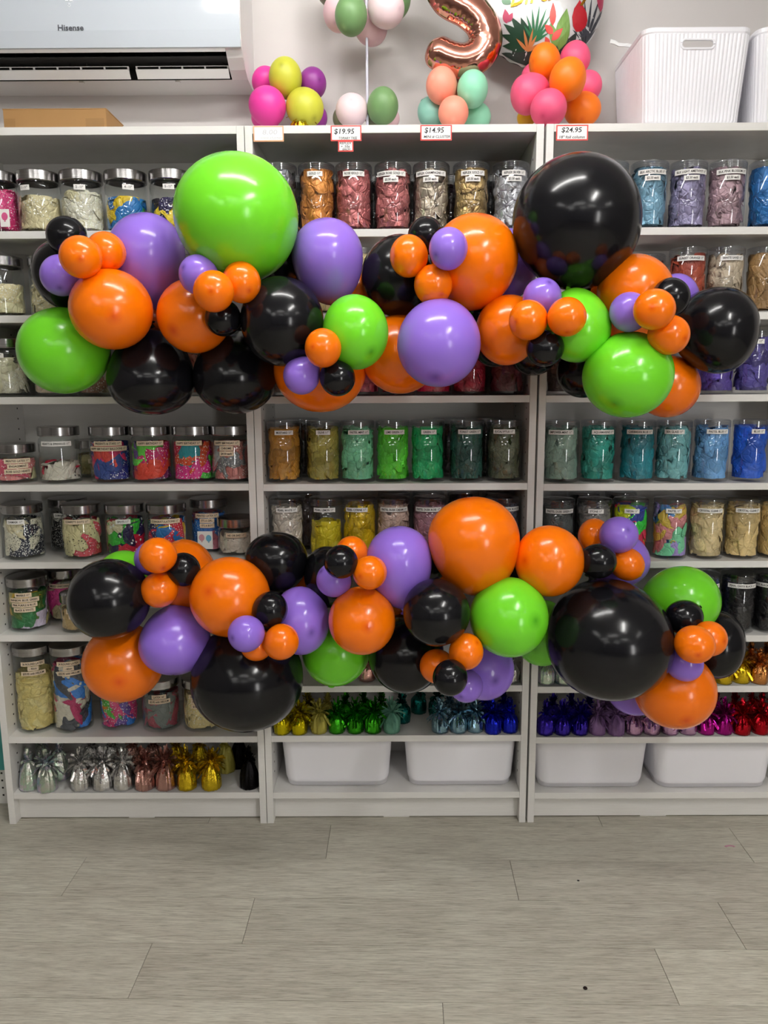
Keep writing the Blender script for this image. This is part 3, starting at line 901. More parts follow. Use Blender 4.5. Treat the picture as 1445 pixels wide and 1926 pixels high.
# ------------------------------------------------------------------ foil balloon weights
FOILS = {'gold': ((222, 190, 40), .18), 'yellow gold': ((205, 190, 20), .16), 'silver': ((222, 221, 220), .12), 'rose gold': ((202, 156, 146), .17),
         'iridescent': ((214, 210, 208), .2), 'black': ((20, 19, 20), .35), 'green': ((58, 160, 28), .2), 'teal': ((20, 110, 104), .2),
         'light blue': ((140, 176, 194), .16), 'royal blue': ((28, 40, 190), .2), 'purple': ((64, 44, 176), .22), 'lilac': ((200, 158, 196), .18),
         'magenta': ((176, 30, 140), .2), 'red': ((186, 20, 36), .2), 'copper': ((206, 140, 78), .17), 'matte olive': ((168, 158, 66), .55),
         'matte mint': ((98, 152, 130), .55), 'matte mauve': ((128, 94, 142), .5)}
FM = {}
for k, (c, r) in FOILS.items():
    FM[k] = m_foil(k.replace(' ', '_'), c, r, .15 if 'matte' in k else (.75 if k == 'iridescent' else .95), k == 'iridescent', .25 if 'matte' in k else .5)
def weight_body(seed, R, hb, hn, pear):
    rg = np.random.default_rng(seed)
    n = 56
    prof = []
    if pear:
        for q in np.linspace(0, 1, 12):
            rr = R*(1.0+.05*math.sin(q*3))*(1-q**2.2)+.008*q**2.2
            prof.append((rr, .002+hn*q))
        prof.insert(0, (R*.92, 0))
    else:
        for q in np.linspace(0, 1, 6):
            prof.append((R*(.97+.05*math.sin(math.pi*q)), .001+hb*q))
        for q in np.linspace(.2, 1, 6):
            prof.append((R+(.0065-R)*q**1.1, hb+(hn-hb)*q**.8))
    ph = rg.uniform(0, 6.28, 6)
    fr = rg.integers(5, 19, 6)
    V = []; Fc = []
    for i, (r, zz) in enumerate(prof):
        q = zz/hn
        for k in range(n):
            a = 2*math.pi*k/n
            w = sum(math.sin(fr[j]*a+ph[j]+1.5*q*math.sin(ph[j])) for j in range(6))/6
            am = .05+.10*q+(.05 if pear else .02)
            jit = rg.normal(0, .006)
            V.append((r*(1+am*w+jit)*math.cos(a), r*(1+am*w+jit)*math.sin(a), zz+(.0012*w if 0 < i < len(prof)-1 else 0)))
    for i in range(len(prof)-1):
        for k in range(n):
            k2 = (k+1) % n
            Fc.append((i*n+k, i*n+k2, (i+1)*n+k2, (i+1)*n+k))
    Fc.append(tuple(reversed(range(n))))
    Fc.append(tuple((len(prof)-1)*n+k for k in range(n)))
    return mesh_from('foil_wrap', V, Fc, True)
def fringe(seed, zn, L, w, n, spread, zmax):
    rg = np.random.default_rng(seed)
    V = []; Fc = []
    for q in range(n):
        a = rg.uniform(0, 6.28)
        el = rg.uniform(-.1, 1.45)
        ln = L*rg.uniform(.6, 1.1)
        d = np.array([math.cos(a)*math.cos(el)*spread, math.sin(a)*math.cos(el)*spread, math.sin(el)])
        sd = np.array([-math.sin(a), math.cos(a), 0])
        tw = rg.uniform(-.9, .9)
        sd = sd*math.cos(tw)+np.array([0, 0, 1.0])*math.sin(tw)
        o = len(V)
        for i in range(4):
            s = i/3
            p = np.array([0, 0, zn])+d*ln*s+np.array([0, 0, -1])*ln*.45*s*s*(1.3-el*.7)+rg.normal(0, .0012, 3)
            if p[2] > zmax:
                p[2] = zmax-rg.uniform(0, .008)
            ww = w*(.4+.6*min(1, s*2))
            V += [tuple(p-sd*ww/2), tuple(p+sd*ww/2)]
        for i in range(3):
            Fc.append((o+2*i, o+2*i+1, o+2*i+3, o+2*i+2))
    return mesh_from('fringe', V, Fc, False)
WB = [weight_body(s, .0252, .040, .062, False) for s in (1, 2, 3)]
WF = [fringe(10+s, .058, .058, .0066, 84, .80, .128) for s in range(3)]
WN = fringe(14, .058, .056, .0062, 84, .44, .128)
PB = [weight_body(20+s, .0300, .05, .088, True) for s in range(3)]
PF = [fringe(30+s, .082, .062, .0072, 100, .84, .148) for s in range(3)]
PN = fringe(34, .082, .060, .0066, 96, .44, .148)
wn = 0
def weight(px, shelf, foil, label, y=.03, big=False, group=None, low=False, x=None, sc_=1.0):
    global wn
    wn += 1
    slim = y > .07
    if x is None:
        x = aty(px, 0, y)[0] if False else atz(px, _ypx(px, y, shelf+.03), shelf+.03)[0]
    for xa, xb in ((-.779, -.0215), (.0215, .7785), (.8255, 1.5825)):
        if xa-.03 < x < xb+.03:
            x = min(max(x, xa+(.036 if big else .03)), xb-(.036 if big else .03))
            slim = slim or x-xa < .058 or xb-x < .058
    t = thing('balloon_weight', label, 'balloon weight', (x, y, shelf+.0006), group, (0, 0, wn*1.9))
    t.scale = (sc_, sc_, sc_)
    B, Fr = (PB, PF) if big else (WB, WF)
    put('foil_wrap', B[wn % 3].copy() if False else B[wn % 3], t, FM[foil])
    put('fringe', (PN if big else WN) if slim else Fr[(wn//2) % 3], t, FM[foil], kind='stuff')
    return t
def _ypx(px, y, z):
    """pixel row where a point at depth y and height z shows, near column px"""
    p = np.array([aty(px, 900, y)[0], y, z])
    v = p-CAM
    return H/2-F*(v@UP)/(v@_fwd)
for me in WB+PB:
    me.materials.append(FM['silver'])
for me in WF+PF+[WN, PN]:
    me.materials.append(FM['silver'])
ORD = ['first', 'second', 'third', 'fourth', 'fifth']
bk = {}
def back(px, shelf, f, y, big, where):
    k = (f, where)
    bk[k] = bk.get(k, 0)+1
    weight(px, shelf, f, f'{ORD[bk[k]-1]} {f} balloon weight from the left, back row of {where}', y, big, f'back row balloon weights on {where}')
def runs(lst, shelf, shelfname, big=False, y=.03):
    """front row of weights; each label counts within its own colour"""
    cnt = {}
    for px, f, *r in lst:
        cnt[f] = cnt.get(f, 0)+1
    seen = {}
    for px, f, *r in lst:
        i = seen.get(f, 0)
        seen[f] = i+1
        k = cnt[f]
        nm = f if f.startswith('matte') else 'shiny '+f
        lab = f'{nm} balloon weight in front on {shelfname}' if k == 1 else f'{ORD[i]} {nm} balloon weight from the left, in front on {shelfname}'
        weight(px, shelf, f, lab, r[0] if r else y, big, 'foil balloon weights on '+shelfname)
N1, N2, N3, N2u, N3u = "the left bottom shelf", "the middle second-lowest shelf", "the right second-lowest shelf", "the middle third-lowest shelf", "the right third-lowest shelf"
runs([(49, 'iridescent', .036), (89, 'iridescent', .024), (153, 'silver'), (194, 'silver'), (232, 'silver'), (273, 'rose gold'), (312, 'rose gold'), (352, 'gold'), (398, 'gold'), (471, 'black', .04)], S1[7], N1, True, .034)
weight(114, S1[7], 'iridescent', 'iridescent foil balloon weight standing behind the two front ones', .098, True)
for px, f in ((72, 'iridescent'), (175, 'silver'), (213, 'silver'), (252, 'rose gold'), (292, 'rose gold'), (333, 'gold'), (376, 'gold'), (425, 'matte olive'), (450, 'black')):
    back(px, S1[7], f, .14 if f != 'black' else .17, True, N1)
runs([(527, 'yellow gold', .024), (563, 'yellow gold', .024), (600, 'matte olive'), (633.5, 'green'), (668.5, 'green'), (702, 'green'), (737, 'matte mint'), (828, 'light blue'), (863, 'light blue'), (894, 'light blue', .034), (927.5, 'royal blue', .022), (964, 'royal blue')], S2[7], N2)
for px, f, y in ((540, 'yellow gold', .1), (580, 'yellow gold', .1), (617, 'matte olive', .1), (650, 'green', .1), (685, 'green', .1), (718, 'green', .1), (757, 'teal', .1), (788, 'teal', .17), (822, 'teal', .14), (846, 'light blue', .1), (880, 'light blue', .1), (912, 'royal blue', .1), (948, 'royal blue', .1)):
    back(px, S2[7], f, y, False, N2)
runs([(1026, 'purple'), (1058, 'purple'), (1091, 'purple'), (1124, 'matte mauve'), (1159, 'matte mauve', .026), (1193, 'lilac'), (1226, 'lilac'), (1261, 'lilac'), (1295, 'lilac'), (1329, 'magenta'), (1362, 'magenta'), (1396, 'red', .026), (1431, 'red')], S3[7], N3)
for px, f in ((1040, 'purple'), (1074, 'purple'), (1108, 'purple'), (1142, 'matte mauve'), (1178, 'lilac'), (1312, 'magenta'), (1346, 'magenta'), (1380, 'red'), (1414, 'red'), (1440, 'red')):
    back(px, S3[7], f, .1, False, N3)
runs([(690, 'rose gold', .05), (724, 'rose gold', .05), (968, 'silver', .034)], S2[6], N2u)
runs([(1027, 'iridescent'), (1061, 'iridescent'), (1362, 'gold'), (1395, 'gold', .035), (1429, 'copper')], S3[6], N3u)
for px, f in ((1378, 'gold'), (1412, 'copper'), (1446, 'copper'), (1046, 'iridescent')):
    back(px, S3[6], f, .1, False, N3u)

# ------------------------------------------------------------------ white bins
M_BIN = plain('white_polypropylene', (240, 239, 245), .35, nz=.015)
def rrect(hx, hy, r, n=8):
    P = []
    for sx, sy, a0 in ((1, 1, 0), (-1, 1, 90), (-1, -1, 180), (1, -1, 270)):
        for k in range(n+1):
            a = math.radians(a0+90*k/n)
            P.append((sx*(hx-r)+r*math.cos(a), sy*(hy-r)+r*math.sin(a)))
    return P
def loft(levels, close_bottom=True):
    n = len(levels[0][0])
    V = []; Fc = []
    for P, zz in levels:
        V += [(x, y, zz) for x, y in P]
    for i in range(len(levels)-1):
        for k in range(n):
            k2 = (k+1) % n
            Fc.append((i*n+k, i*n+k2, (i+1)*n+k2, (i+1)*n+k))
    if close_bottom:
        Fc.append(tuple(reversed(range(n))))
        Fc.append(tuple((len(levels)-1)*n+k for k in range(n)))
    return V, Fc
def plain_bin(hx, hy, h):
    L = []
    for q in (0, .006, .02, .04, .065, .1, .14, .18, .4, .6, .8, 1):
        e = .026*(1-math.sqrt(max(0, 1-(1-min(1, q/.18))**2)))
        L.append((rrect(hx*(.93+.07*q)-e, hy*(.93+.07*q)-e, .035), .001+(h-.006)*q))
    L += [(rrect(hx+.004, hy+.004, .037), h-.005), (rrect(hx+.004, hy+.004, .037), h), (rrect(hx-.002, hy-.002, .035), h), (rrect(hx*.93-.003, hy*.93-.003, .033), .004)]
    V, Fc = loft(L)
    return mesh_from('storage_bin', V, Fc, True)
for (l, r, y0, zs, w) in ((528, 737.5, .028, S2[8], 'below the yellow gold and green balloon weights'), (761, 973, .028, S2[8], 'below the light blue balloon weights'),
                       (1009, 1223, .020, S3[8], 'below the purple balloon weights'), (1236, 1462, .016, S3[8], 'below the red balloon weights at the right edge')):
    a = aty(l, 1400, y0)[0]; b = aty(r, 1400, y0)[0]
    hx = (b-a)/2
    hy = .118
    o = put('storage_bin', plain_bin(hx, hy, .165 if zs > .1 else .16), None, M_BIN, ((a+b)/2, y0+hy, zs))
    tag(o, f'plain white plastic storage bin {w}', 'bin', 'plain white bins on the bottom shelves')
# ribbed baskets on top
def ribbed_basket(hx, hy, h):
    def outline(hx, hy, r, amp):
        P = rrect(hx, hy, r, 6)
        Q = []
        for i in range(len(P)):
            p = np.array(P[i]); q = np.array(P[(i+1) % len(P)])
            L = np.linalg.norm(q-p)
            m = max(1, int(round(L/.0018))) if L > .02 else max(1, int(round(L/.0022)))
            for k in range(m):
                Q.append(p+(q-p)*k/m)
        Q = np.array(Q)
        d = np.roll(Q, -1, 0)-Q
        ln = np.linalg.norm(d, axis=1)
        s = np.concatenate([[0], np.cumsum(ln)[:-1]]); tot = ln.sum()
        nr = round(tot/.0108)
        t = np.roll(Q, -1, 0)-np.roll(Q, 1, 0)
        t /= np.linalg.norm(t, axis=1)[:, None]+1e-9
        nrm = np.stack([t[:, 1], -t[:, 0]], 1)
        return [tuple(x) for x in Q+nrm*(amp*np.abs(np.sin(math.pi*nr*s/tot)))[:, None]]
    base = outline(hx, hy, .03, .0022)
    flat = outline(hx, hy, .03, 0.)
    def scl(P, k, e=0.):
        return [(x*k+e*np.sign(x), y*k+e*np.sign(y)) for x, y in P]
    L = [(scl(flat, .855), 0.0), (scl(flat, .88), .003), (scl(base, .892), .010)]
    for q in np.linspace(.12, 1, 9):
        L.append((scl(base, .89+.095*q), h*(.05+.88*q)))
    L += [(scl(flat, .988), h*.94), (scl(flat, 1.0), h*.955), (scl(flat, 1.0), h-.002), (scl(flat, .995), h), (scl(flat, .975), h), (scl(flat, .968), h-.006), (scl(flat, .86), .006)]
    V, Fc = loft(L)
    me = mesh_from('basket_body', V, Fc, False)
    me.materials.append(M_BIN)
    return me
BX0, BX1, BZ = 1.053, 1.341, 2.255
hx, hy, bh = (BX1-BX0)/2, .143, BZ-2.0205
bme = ribbed_basket(hx, hy, bh)
# cut the hand holes
def stadium(w, h, y0, y1, n=10):
    P = []
    for sx, a0 in ((1, -90), (-1, 90)):
        for k in range(n+1):
            a = math.radians(a0+180*k/n)
            P.append((sx*(w/2-h/2)+h/2*math.cos(a), h/2*math.sin(a)))
    m = len(P)
    V = [(x, y0, zz) for x, zz in P]+[(x, y1, zz) for x, zz in P]
    Fc = [(k, (k+1) % m, m+(k+1) % m, m+k) for k in range(m)]+[tuple(reversed(range(m))), tuple(range(m, 2*m))]
    return P, V, Fc
SP, SV, SF = stadium(.083, .019, -.3, .3)
cutme = mesh_from('cutter', [(x, y, zz+bh-.040) for x, y, zz in SV], SF, False)
for me in (bme, cutme):
    bm = bmesh.new(); bm.from_mesh(me)
    bmesh.ops.remove_doubles(bm, verts=bm.verts[:], dist=1e-6)
    bmesh.ops.recalc_face_normals(bm, faces=bm.faces[:]); bm.to_mesh(me); bm.free()
bo = bpy.data.objects.new('basket_tmp', bme); co = bpy.data.objects.new('cutter_tmp', cutme)
col.objects.link(bo); col.objects.link(co)
bm_ = bo.modifiers.new('cut', 'BOOLEAN'); bm_.object = co; bm_.operation = 'DIFFERENCE'; bm_.solver = 'EXACT'
bpy.context.view_layer.update()
bcut = bpy.data.meshes.new_from_object(bo.evaluated_get(bpy.context.evaluated_depsgraph_get()))
bpy.data.objects.remove(bo); bpy.data.objects.remove(co)
print('basket', len(bme.polygons), len(bcut.polygons))
if len(bcut.polygons) < 1000:
    bcut = bme
slot = MB().tube([(x*1.04, 0, zz*1.15) for x, zz in SP+SP[:1]], .0032, 8, False).mesh('hand_hole_rim', [M_BIN])
def basket(x, label):
    t = thing('ribbed_basket', label, 'basket', (x, .004+hy, 2.0205), 'ribbed white baskets on the right bookcase')
    put('basket_body', bcut, t)
    put('hand_hole_rim', slot, t, None, (0, -hy*.972-.0012, bh-.040))
    put('hand_hole_rim', slot, t, None, (0, hy*.972+.0012, bh-.040))
    return t
basket((BX0+BX1)/2, 'ribbed white plastic basket with hand hole beside the coral balloon column')
basket((BX0+BX1)/2+.302, 'ribbed white plastic basket cut off by the right edge of the photo')
# bags of stock inside the left basket and the torn plastic poking out
M_BAG = plain('frosted_bag_plastic', (206, 206, 210), .25, nz=.06)
def crinkle_box(name, cx, cy, cz, lx, ly, lz, seed):
    bm = bmesh.new()
    bmesh.ops.create_cube(bm, size=1)
    bmesh.ops.subdivide_edges(bm, edges=bm.edges[:], cuts=5, use_grid_fill=True)
    rg = random.Random(seed)
    for v in bm.verts:
        c = v.co
        k = 1-.28*(abs(c.x)*2)**4-.0
        v.co = Vector((c.x*lx, c.y*ly*k, c.z*lz*(1-.22*(abs(c.x)*2)**6)))+Vector([rg.uniform(-1, 1)*.0035 for _ in range(3)])
    me = bpy.data.meshes.new(name)
    bm.to_mesh(me); bm.free()
    return put(name, me, None, M_BAG, (cx, cy, cz))
tag(crinkle_box('plastic_bag', 1.165, .12, 2.125, .155, .15, .19, 3), 'grey plastic bag of stock seen through the basket hand hole', 'bag')
tag(crinkle_box('plastic_bag', 1.285, .085, 2.130, .05, .05, .2, 4), 'small clear bag beside the grey one inside the ribbed basket', 'bag')
def strip(name, pts, w, label, m):
    V = []; Fc = []
    rg = random.Random(5)
    for i, p in enumerate(pts):
        for j, (dy, dz) in enumerate(((-.004, -w/2), (.003, 0), (-.002, w/2))):
            V.append((p[0]+rg.uniform(-.002, .002), p[1]+dy, p[2]+dz+rg.uniform(-.002, .002)))
    n = len(pts)
    V += [(x, y+.004, zz) for x, y, zz in V]
    for i in range(n-1):
        for j in range(2):
            a = 3*i+j
            Fc += [(a, a+3, a+4, a+1), (3*n+a, 3*n+a+1, 3*n+a+4, 3*n+a+3)]
        Fc += [(3*i, 3*n+3*i, 3*n+3*i+3, 3*i+3), (3*i+2, 3*i+5, 3*n+3*i+5, 3*n+3*i+2)]
    tag(put(name, mesh_from(name, V, Fc, True), None, m), label, 'plastic film')
M_FILM = plain('white_film', (240, 240, 240), .4)
q0 = aty(1148, 79, .2); q1 = aty(1190, 88, .2)
strip('plastic_film', [q0+(q1-q0)*k/5+np.array([0, 0, .002*math.sin(k*2)]) for k in range(6)]+[np.array([1.085, .2, 2.2585]), np.array([1.11, .2, 2.25])], .011, 'white torn plastic film sticking out left of the ribbed basket', M_FILM)
strip('plastic_film', [np.array([1.14+.012*k, .03, 2.2585+.003*math.sin(k*1.7)+.001]) for k in range(4)], .006, 'tiny scrap of white film on the ribbed basket rim', M_FILM)

# ------------------------------------------------------------------ cardboard box
M_CARD = plain('cardboard_brown', (164, 124, 76), .7, nz=.05)
M_TAPE = plain('packing_tape', (150, 112, 66), .3, nz=.05)
c0 = aty(5, 205, .03); c1 = aty(199, 207, .03)
bw = c1[0]-c0[0]
t = thing('cardboard_box', 'low brown cardboard box under the air conditioner', 'box', (c0[0], .03, 2.0205))
put('box_body', MB().box(0, bw, 0, .14, 0, c0[2]-2.0205, .001).mesh('box_body'), t, M_CARD)
put('lid_seam', MB().box(-.0012, bw+.0012, -.0008, .141, c0[2]-2.0205-.0016, c0[2]-2.0205+.0004).mesh('lid_seam'), t, M_CARD)
for xx in (0.002, bw-.056):
    put('tape', MB().box(xx, xx+.05 if xx > .1 else xx+.03, -.0006, .0002, .006, .030).mesh('tape'), t, M_TAPE)

# ------------------------------------------------------------------ air conditioner
M_ACW = plain('air_conditioner_plastic', (226, 224, 224), .4, nz=.01)
M_ACP = plain('gloss_panel', (198, 205, 214), .08, nz=.006, coat=.6, coatr=.03)
M_ACD = plain('dark_interior', (26, 25, 25), .6)
AX0, AX1 = -.93, -.016
t = thing('air_conditioner', 'white wall-mounted air conditioner with open air outlet above the left bookcase', 'air conditioner', (0, 0, 0))
yw = .2995
put('housing', MB().extrude_x([(yw, 2.198), (.188, 2.200), (.206, 2.235), (.165, 2.285), (.112, 2.254), (.100, 2.2405), (.094, 2.246), (.094, 2.49), (.12, 2.502), (yw, 2.502)], AX0+.045, AX1-.045).mesh('housing'), t, M_ACW)
cap_poly = [(yw, 2.198), (.188, 2.200), (.150, 2.212), (.118, 2.232), (.098, 2.252), (.09, 2.27), (.09, 2.49), (.12, 2.502), (yw, 2.502)]
put('end_cap', MB().extrude_x(cap_poly, AX1-.045, AX1).mesh('end_cap'), t, M_ACW)
put('end_cap', MB().extrude_x(cap_poly, AX0, AX0+.045).mesh('end_cap'), t, M_ACW)
pp = [(.0945, 2.492)]
for q in np.linspace(0, 1, 7):
    pp.append((.083-.002*math.sin(q*math.pi)+.010*max(0, q-.85)/.15*.6, 2.492-(2.492-2.2485)*q))
pp += [(.0945, 2.2475)]
panel = put('front_panel', MB().extrude_x(pp, AX0+.001, AX1-.001).mesh('front_panel'), t, M_ACP, label='glossy bluish white front panel')
put('outlet_lining', MB().box(AX0+.046, AX1-.046, .12, .2, 2.2355, 2.2375).mesh('outlet_lining'), t, M_ACD)
put('outlet_lining', MB().extrude_x([(.2055, 2.2355), (.187, 2.2005), (.1865, 2.2025), (.2045, 2.2375), (.165, 2.2835), (.1125, 2.2525), (.1110, 2.2545), (.165, 2.2855)], AX0+.046, AX1-.046).mesh('outlet_lining'), t, M_ACD)
for k in range(17):
    xx = AX0+.08+k*.048
    put('louver', MB().extrude_x([(.13, 2.262), (.165, 2.272), (.196, 2.236), (.17, 2.226)], xx, xx+.002).mesh('louver'), t, M_ACD)
for a, b in ((AX0+.05, -.345), (-.325, AX1-.048)):
    v = put('vane', MB().extrude_x([(.148, 2.2145), (.166, 2.1955), (.169, 2.1975), (.151, 2.2165)], a, b).mesh('vane'), t, M_ACW)
    put('vane_rail', MB().extrude_x([(.150, 2.2225), (.153, 2.2230), (.153, 2.2245), (.150, 2.2240)], a, b).mesh('vane_rail'), v, M_ACW)
    k = 0
    n = max(2, round((b-a)/.068))
    for k in range(n+1):
        xx = a+(b-a-.004)*k/n
        put('vane_rib', MB().extrude_x([(.150, 2.2235), (.156, 2.2240), (.160, 2.2050), (.155, 2.2110)], xx, xx+.004).mesh('vane_rib'), v, M_ACW)
for px in (153, 334):
    p = aty(px, 150, .19)
    put('clip', MB().box(p[0]-.006, p[0]+.006, .190, .20, 2.1965, 2.1995).mesh('clip'), t, M_ACW)
V, Fc, w = text_geo('Hisense', .0205, .022, 1.0)
p = aty(133.5, 53, .082)
put('lettering', mesh_from('lettering', [(p[0]+x*.0355*2/w*.985, .0805, p[2]+y) for x, y in V], Fc, False, None, [plain('logo_grey', (78, 80, 88), .5)]), panel)
p = aty(130, 9, .0805)
M_ICON = plain('icon_white', (246, 248, 252), .4)
ring = [(p[0]+.0042*math.sin(a), .0803, p[2]+.0042*math.cos(a)) for a in np.linspace(.6, 2*math.pi-.6, 16)]
put('power_symbol', MB().tube(ring, .0007, 6).tube([(p[0], .0803, p[2]), (p[0], .0803, p[2]+.0052)], .0007, 6).mesh('power_symbol'), panel, M_ICON)
for dx in (-.006, .006):
    put('indicator_light', MB().box(p[0]+dx-.004, p[0]+dx+.004, .0797, .0812, p[2]+.009, p[2]+.016, .0006).mesh('indicator_light'), panel, M_ICON)

# ------------------------------------------------------------------ handwritten price tags
M_RED = plain('red_card', (222, 66, 60), .5)
M_PCH = plain('peach_card', (240, 170, 130), .5)
M_TAGW = plain('tag_paper', (246, 246, 244), .55, nz=.01)
M_MARK = plain('marker_ink', (30, 28, 34), .6)
M_FADE = plain('faded_ink', (206, 204, 210), .6)
def ptag(px0, py0, px1, py1, label, lines, border=M_RED, ink=M_MARK):
    a = aty(px0, py0, -.0015); b = aty(px1, py1, -.0015)
    w, h = b[0]-a[0], a[2]-b[2]
    x, zz = (a[0]+b[0])/2, (a[2]+b[2])/2
    t = thing('price_tag', label, 'price tag', (x, -.0006, zz), 'handwritten price tags on the top boards')
    put('border', MB().box(-w/2, w/2, -.0006, .0004, -h/2, h/2).mesh('border'), t, border)
    m = .0032
    put('card', MB().box(-w/2+m, w/2-m, -.0012, -.0004, -h/2+m, h/2-m).mesh('card'), t, M_TAGW)
    for s, dx, dz, size, ww, ik in lines:
        V, Fc, tw = text_geo(s, size, .014, 1.0, .12)
        k = ww*w/tw
        put('handwriting', mesh_from('handwriting', [(dx*w+xx*k, -.0016, dz*h+yy) for xx, yy in V], Fc, False, None, [ik]), t)
ptag(476, 237, 534, 266, 'faded peach bordered price tag, almost blank', [('8.00', .05, .08, .017, .5, M_FADE), ('mini cluster', .1, -.27, .007, .7, M_FADE)], M_PCH)
ptag(622, 236, 680, 265, 'red bordered price tag for the topiary tree', [('$19.95', -.06, .1, .0185, .66, M_MARK), ('TOPIARY TREE', .06, -.33, .0088, .6, M_MARK)])
ptag(636, 265.3, 665, 285, 'small red bordered tag reading REFLEX, below the topiary tag', [('REFLEX', .0, .28, .0085, .78, M_MARK), ('+ .50\u00a2', -.02, -.03, .0085, .6, M_MARK), ('EACH', .04, -.29, .0075, .5, M_MARK)])
ptag(791, 235, 850, 264, 'red bordered price tag for the mini number cluster', [('$14.95', -.06, .14, .0185, .62, M_MARK), ('MINI # CLUSTER', .03, -.27, .0092, .84, M_MARK)])
ptag(1047, 235, 1106, 264, 'red bordered price tag for the foil column, on the right bookcase', [('$24.95', -.02, .16, .0175, .64, M_MARK), ('18" foil column', .0, -.29, .0095, .8, M_MARK)])

# ------------------------------------------------------------------ inflated balloons
def balloon_mesh(c, rx, ry, rz, axis, a, knot=True):
    """one latex balloon as a closed surface of revolution about `axis` (the tip end), narrowing by `a` towards the knot,
    fitted to the half-sizes seen from the front; returns vertices relative to c in world axes"""
    w = CAM-c
    w = w/np.linalg.norm(w)
    r_ = np.cross(np.array([0, 0, 1.0]), w); r_ /= np.linalg.norm(r_)
    u_ = np.cross(w, r_)
    ax = np.array(axis, float); ax /= np.linalg.norm(ax)
    h = np.array([1.0, 0, 0]) if abs(ax[0]) < .8 else np.array([0, 1.0, 0])
    e1 = np.cross(ax, h); e1 /= np.linalg.norm(e1)
    e2 = np.cross(ax, e1)
    n = 36; m = 26
    prof = []
    for i in range(m+1):
        th = math.pi*i/m
        t = math.cos(th)
        rr = math.sin(th)*(1-a*(1-t)/2*1.0)
        zz = t if t > 0 else t*(1+.35*a)
        prof.append((rr, zz))
    # little nub at the tip, neck and knot at the other end
    zt = prof[-1][1]
    if knot:
        prof = prof[:-1]
        k = .10
        prof += [(.085, zt*1.0-.015), (.05, zt-.07), (.045, zt-.10), (.085, zt-.125), (.10, zt-.15), (.06, zt-.165), (.001, zt-.16)]
    P = []; tipv = []
    for i, (rr, zz) in enumerate(prof):
        for k in range(n):
            p = 2*math.pi*k/n
            P.append(ax*zz+(e1*math.cos(p)+e2*math.sin(p))*rr)
            th = math.acos(max(-1, min(1, zz))) if zz > 0 else 9
            tipv.append(max(0.0, 1-th/.26)**1.5 if i < m//2 else 0.)
    P = np.array(P)
    body = P[:(m-1)*n]
    mn, mx = body.min(0), body.max(0)
    cen = (mn+mx)/2
    P = (P-cen)/((mx-mn)/2)*np.array([rx, ry, rz])
    Wd = P[:, :1]*r_+P[:, 1:2]*u_+P[:, 2:3]*w
    Fc = []
    M = len(prof)
    for i in range(M-1):
        for k in range(n):
            k2 = (k+1) % n
            Fc.append((i*n+k, (i+1)*n+k, (i+1)*n+k2, i*n+k2))
    me = mesh_from('balloon', Wd, Fc, True)
    at = me.attributes.new('tip', 'FLOAT', 'POINT')
    at.data.foreach_set('value', np.array(tipv, dtype=np.float32))
    return me

def size_word(r):
    return 'large' if r > 95 else ('medium' if r > 48 else 'small')
def place_set(B, y_back, parent, base, tol=.88, seed=1, name_size=True, y_min=-.6):
    """B: list back-to-front of (cx, cy, rx, ry, colour, tip or None, pear or None). Each balloon is pushed back
    until it rests on the shelf fronts (y_back) or on the balloons behind it."""
    rg = np.random.default_rng(seed)
    placed = []
    for e in B:
        cx, cy, rx, ry, c = e[:5]
        tip = e[5] if len(e) > 5 else None
        pear = e[6] if len(e) > 6 else None
        d = ray(cx, cy)
        rpx = (rx+ry)/2
        best = None
        y = y_back
        while True:
            p = CAM+d*((y-CAM[1])/d[1])
            zc = (p-CAM)@_fwd
            R = rpx*zc/F
            if y > y_back-R*1.2:
                y = y_back-R*1.2
                p = CAM+d*((y-CAM[1])/d[1]); zc = (p-CAM)@_fwd; R = rpx*zc/F
            ok = True
            for (q, Rq, cq, rq, zq) in placed:
                px_d = math.hypot(cq[0]-cx, cq[1]-cy)
                if px_d < (rq+rpx)*.97:
                    if zc > zq-.12*min(R, Rq) or np.linalg.norm(p-q) < tol*(R+Rq):
                        ok = False
                        break
            if ok or y < y_min:
                break
            y -= .006
        placed.append((p, R, (cx, cy), rpx, zc))
        k = zc/F
        if pear:
            ax = (-pear[0], -pear[1]*-1*-1, pear[3] if len(pear) > 3 else .25)
            a = pear[2]
        elif tip:
            dx, dy = (tip[0]-cx)/rx, -(tip[1]-cy)/ry
            ax = (dx, dy, math.sqrt(max(.05, 1-dx*dx-dy*dy)))
            a = .08
        else:
            an = rg.uniform(0, 6.28); el = rg.uniform(.5, 1.1)
            ax = (math.cos(an)*math.sin(el), math.sin(an)*math.sin(el), math.cos(el))
            a = .08
        me = balloon_mesh(p, rx*k, ry*k, rpx*k*.98, ax, a)
        o = put('balloon', me, parent, LATEX[c], tuple(p-np.array(base)))
        o['label'] = (f'{size_word(rpx)} {LATEX_WORD[c]} balloon' if name_size else f'{LATEX_WORD[c]} balloon')
    return placed

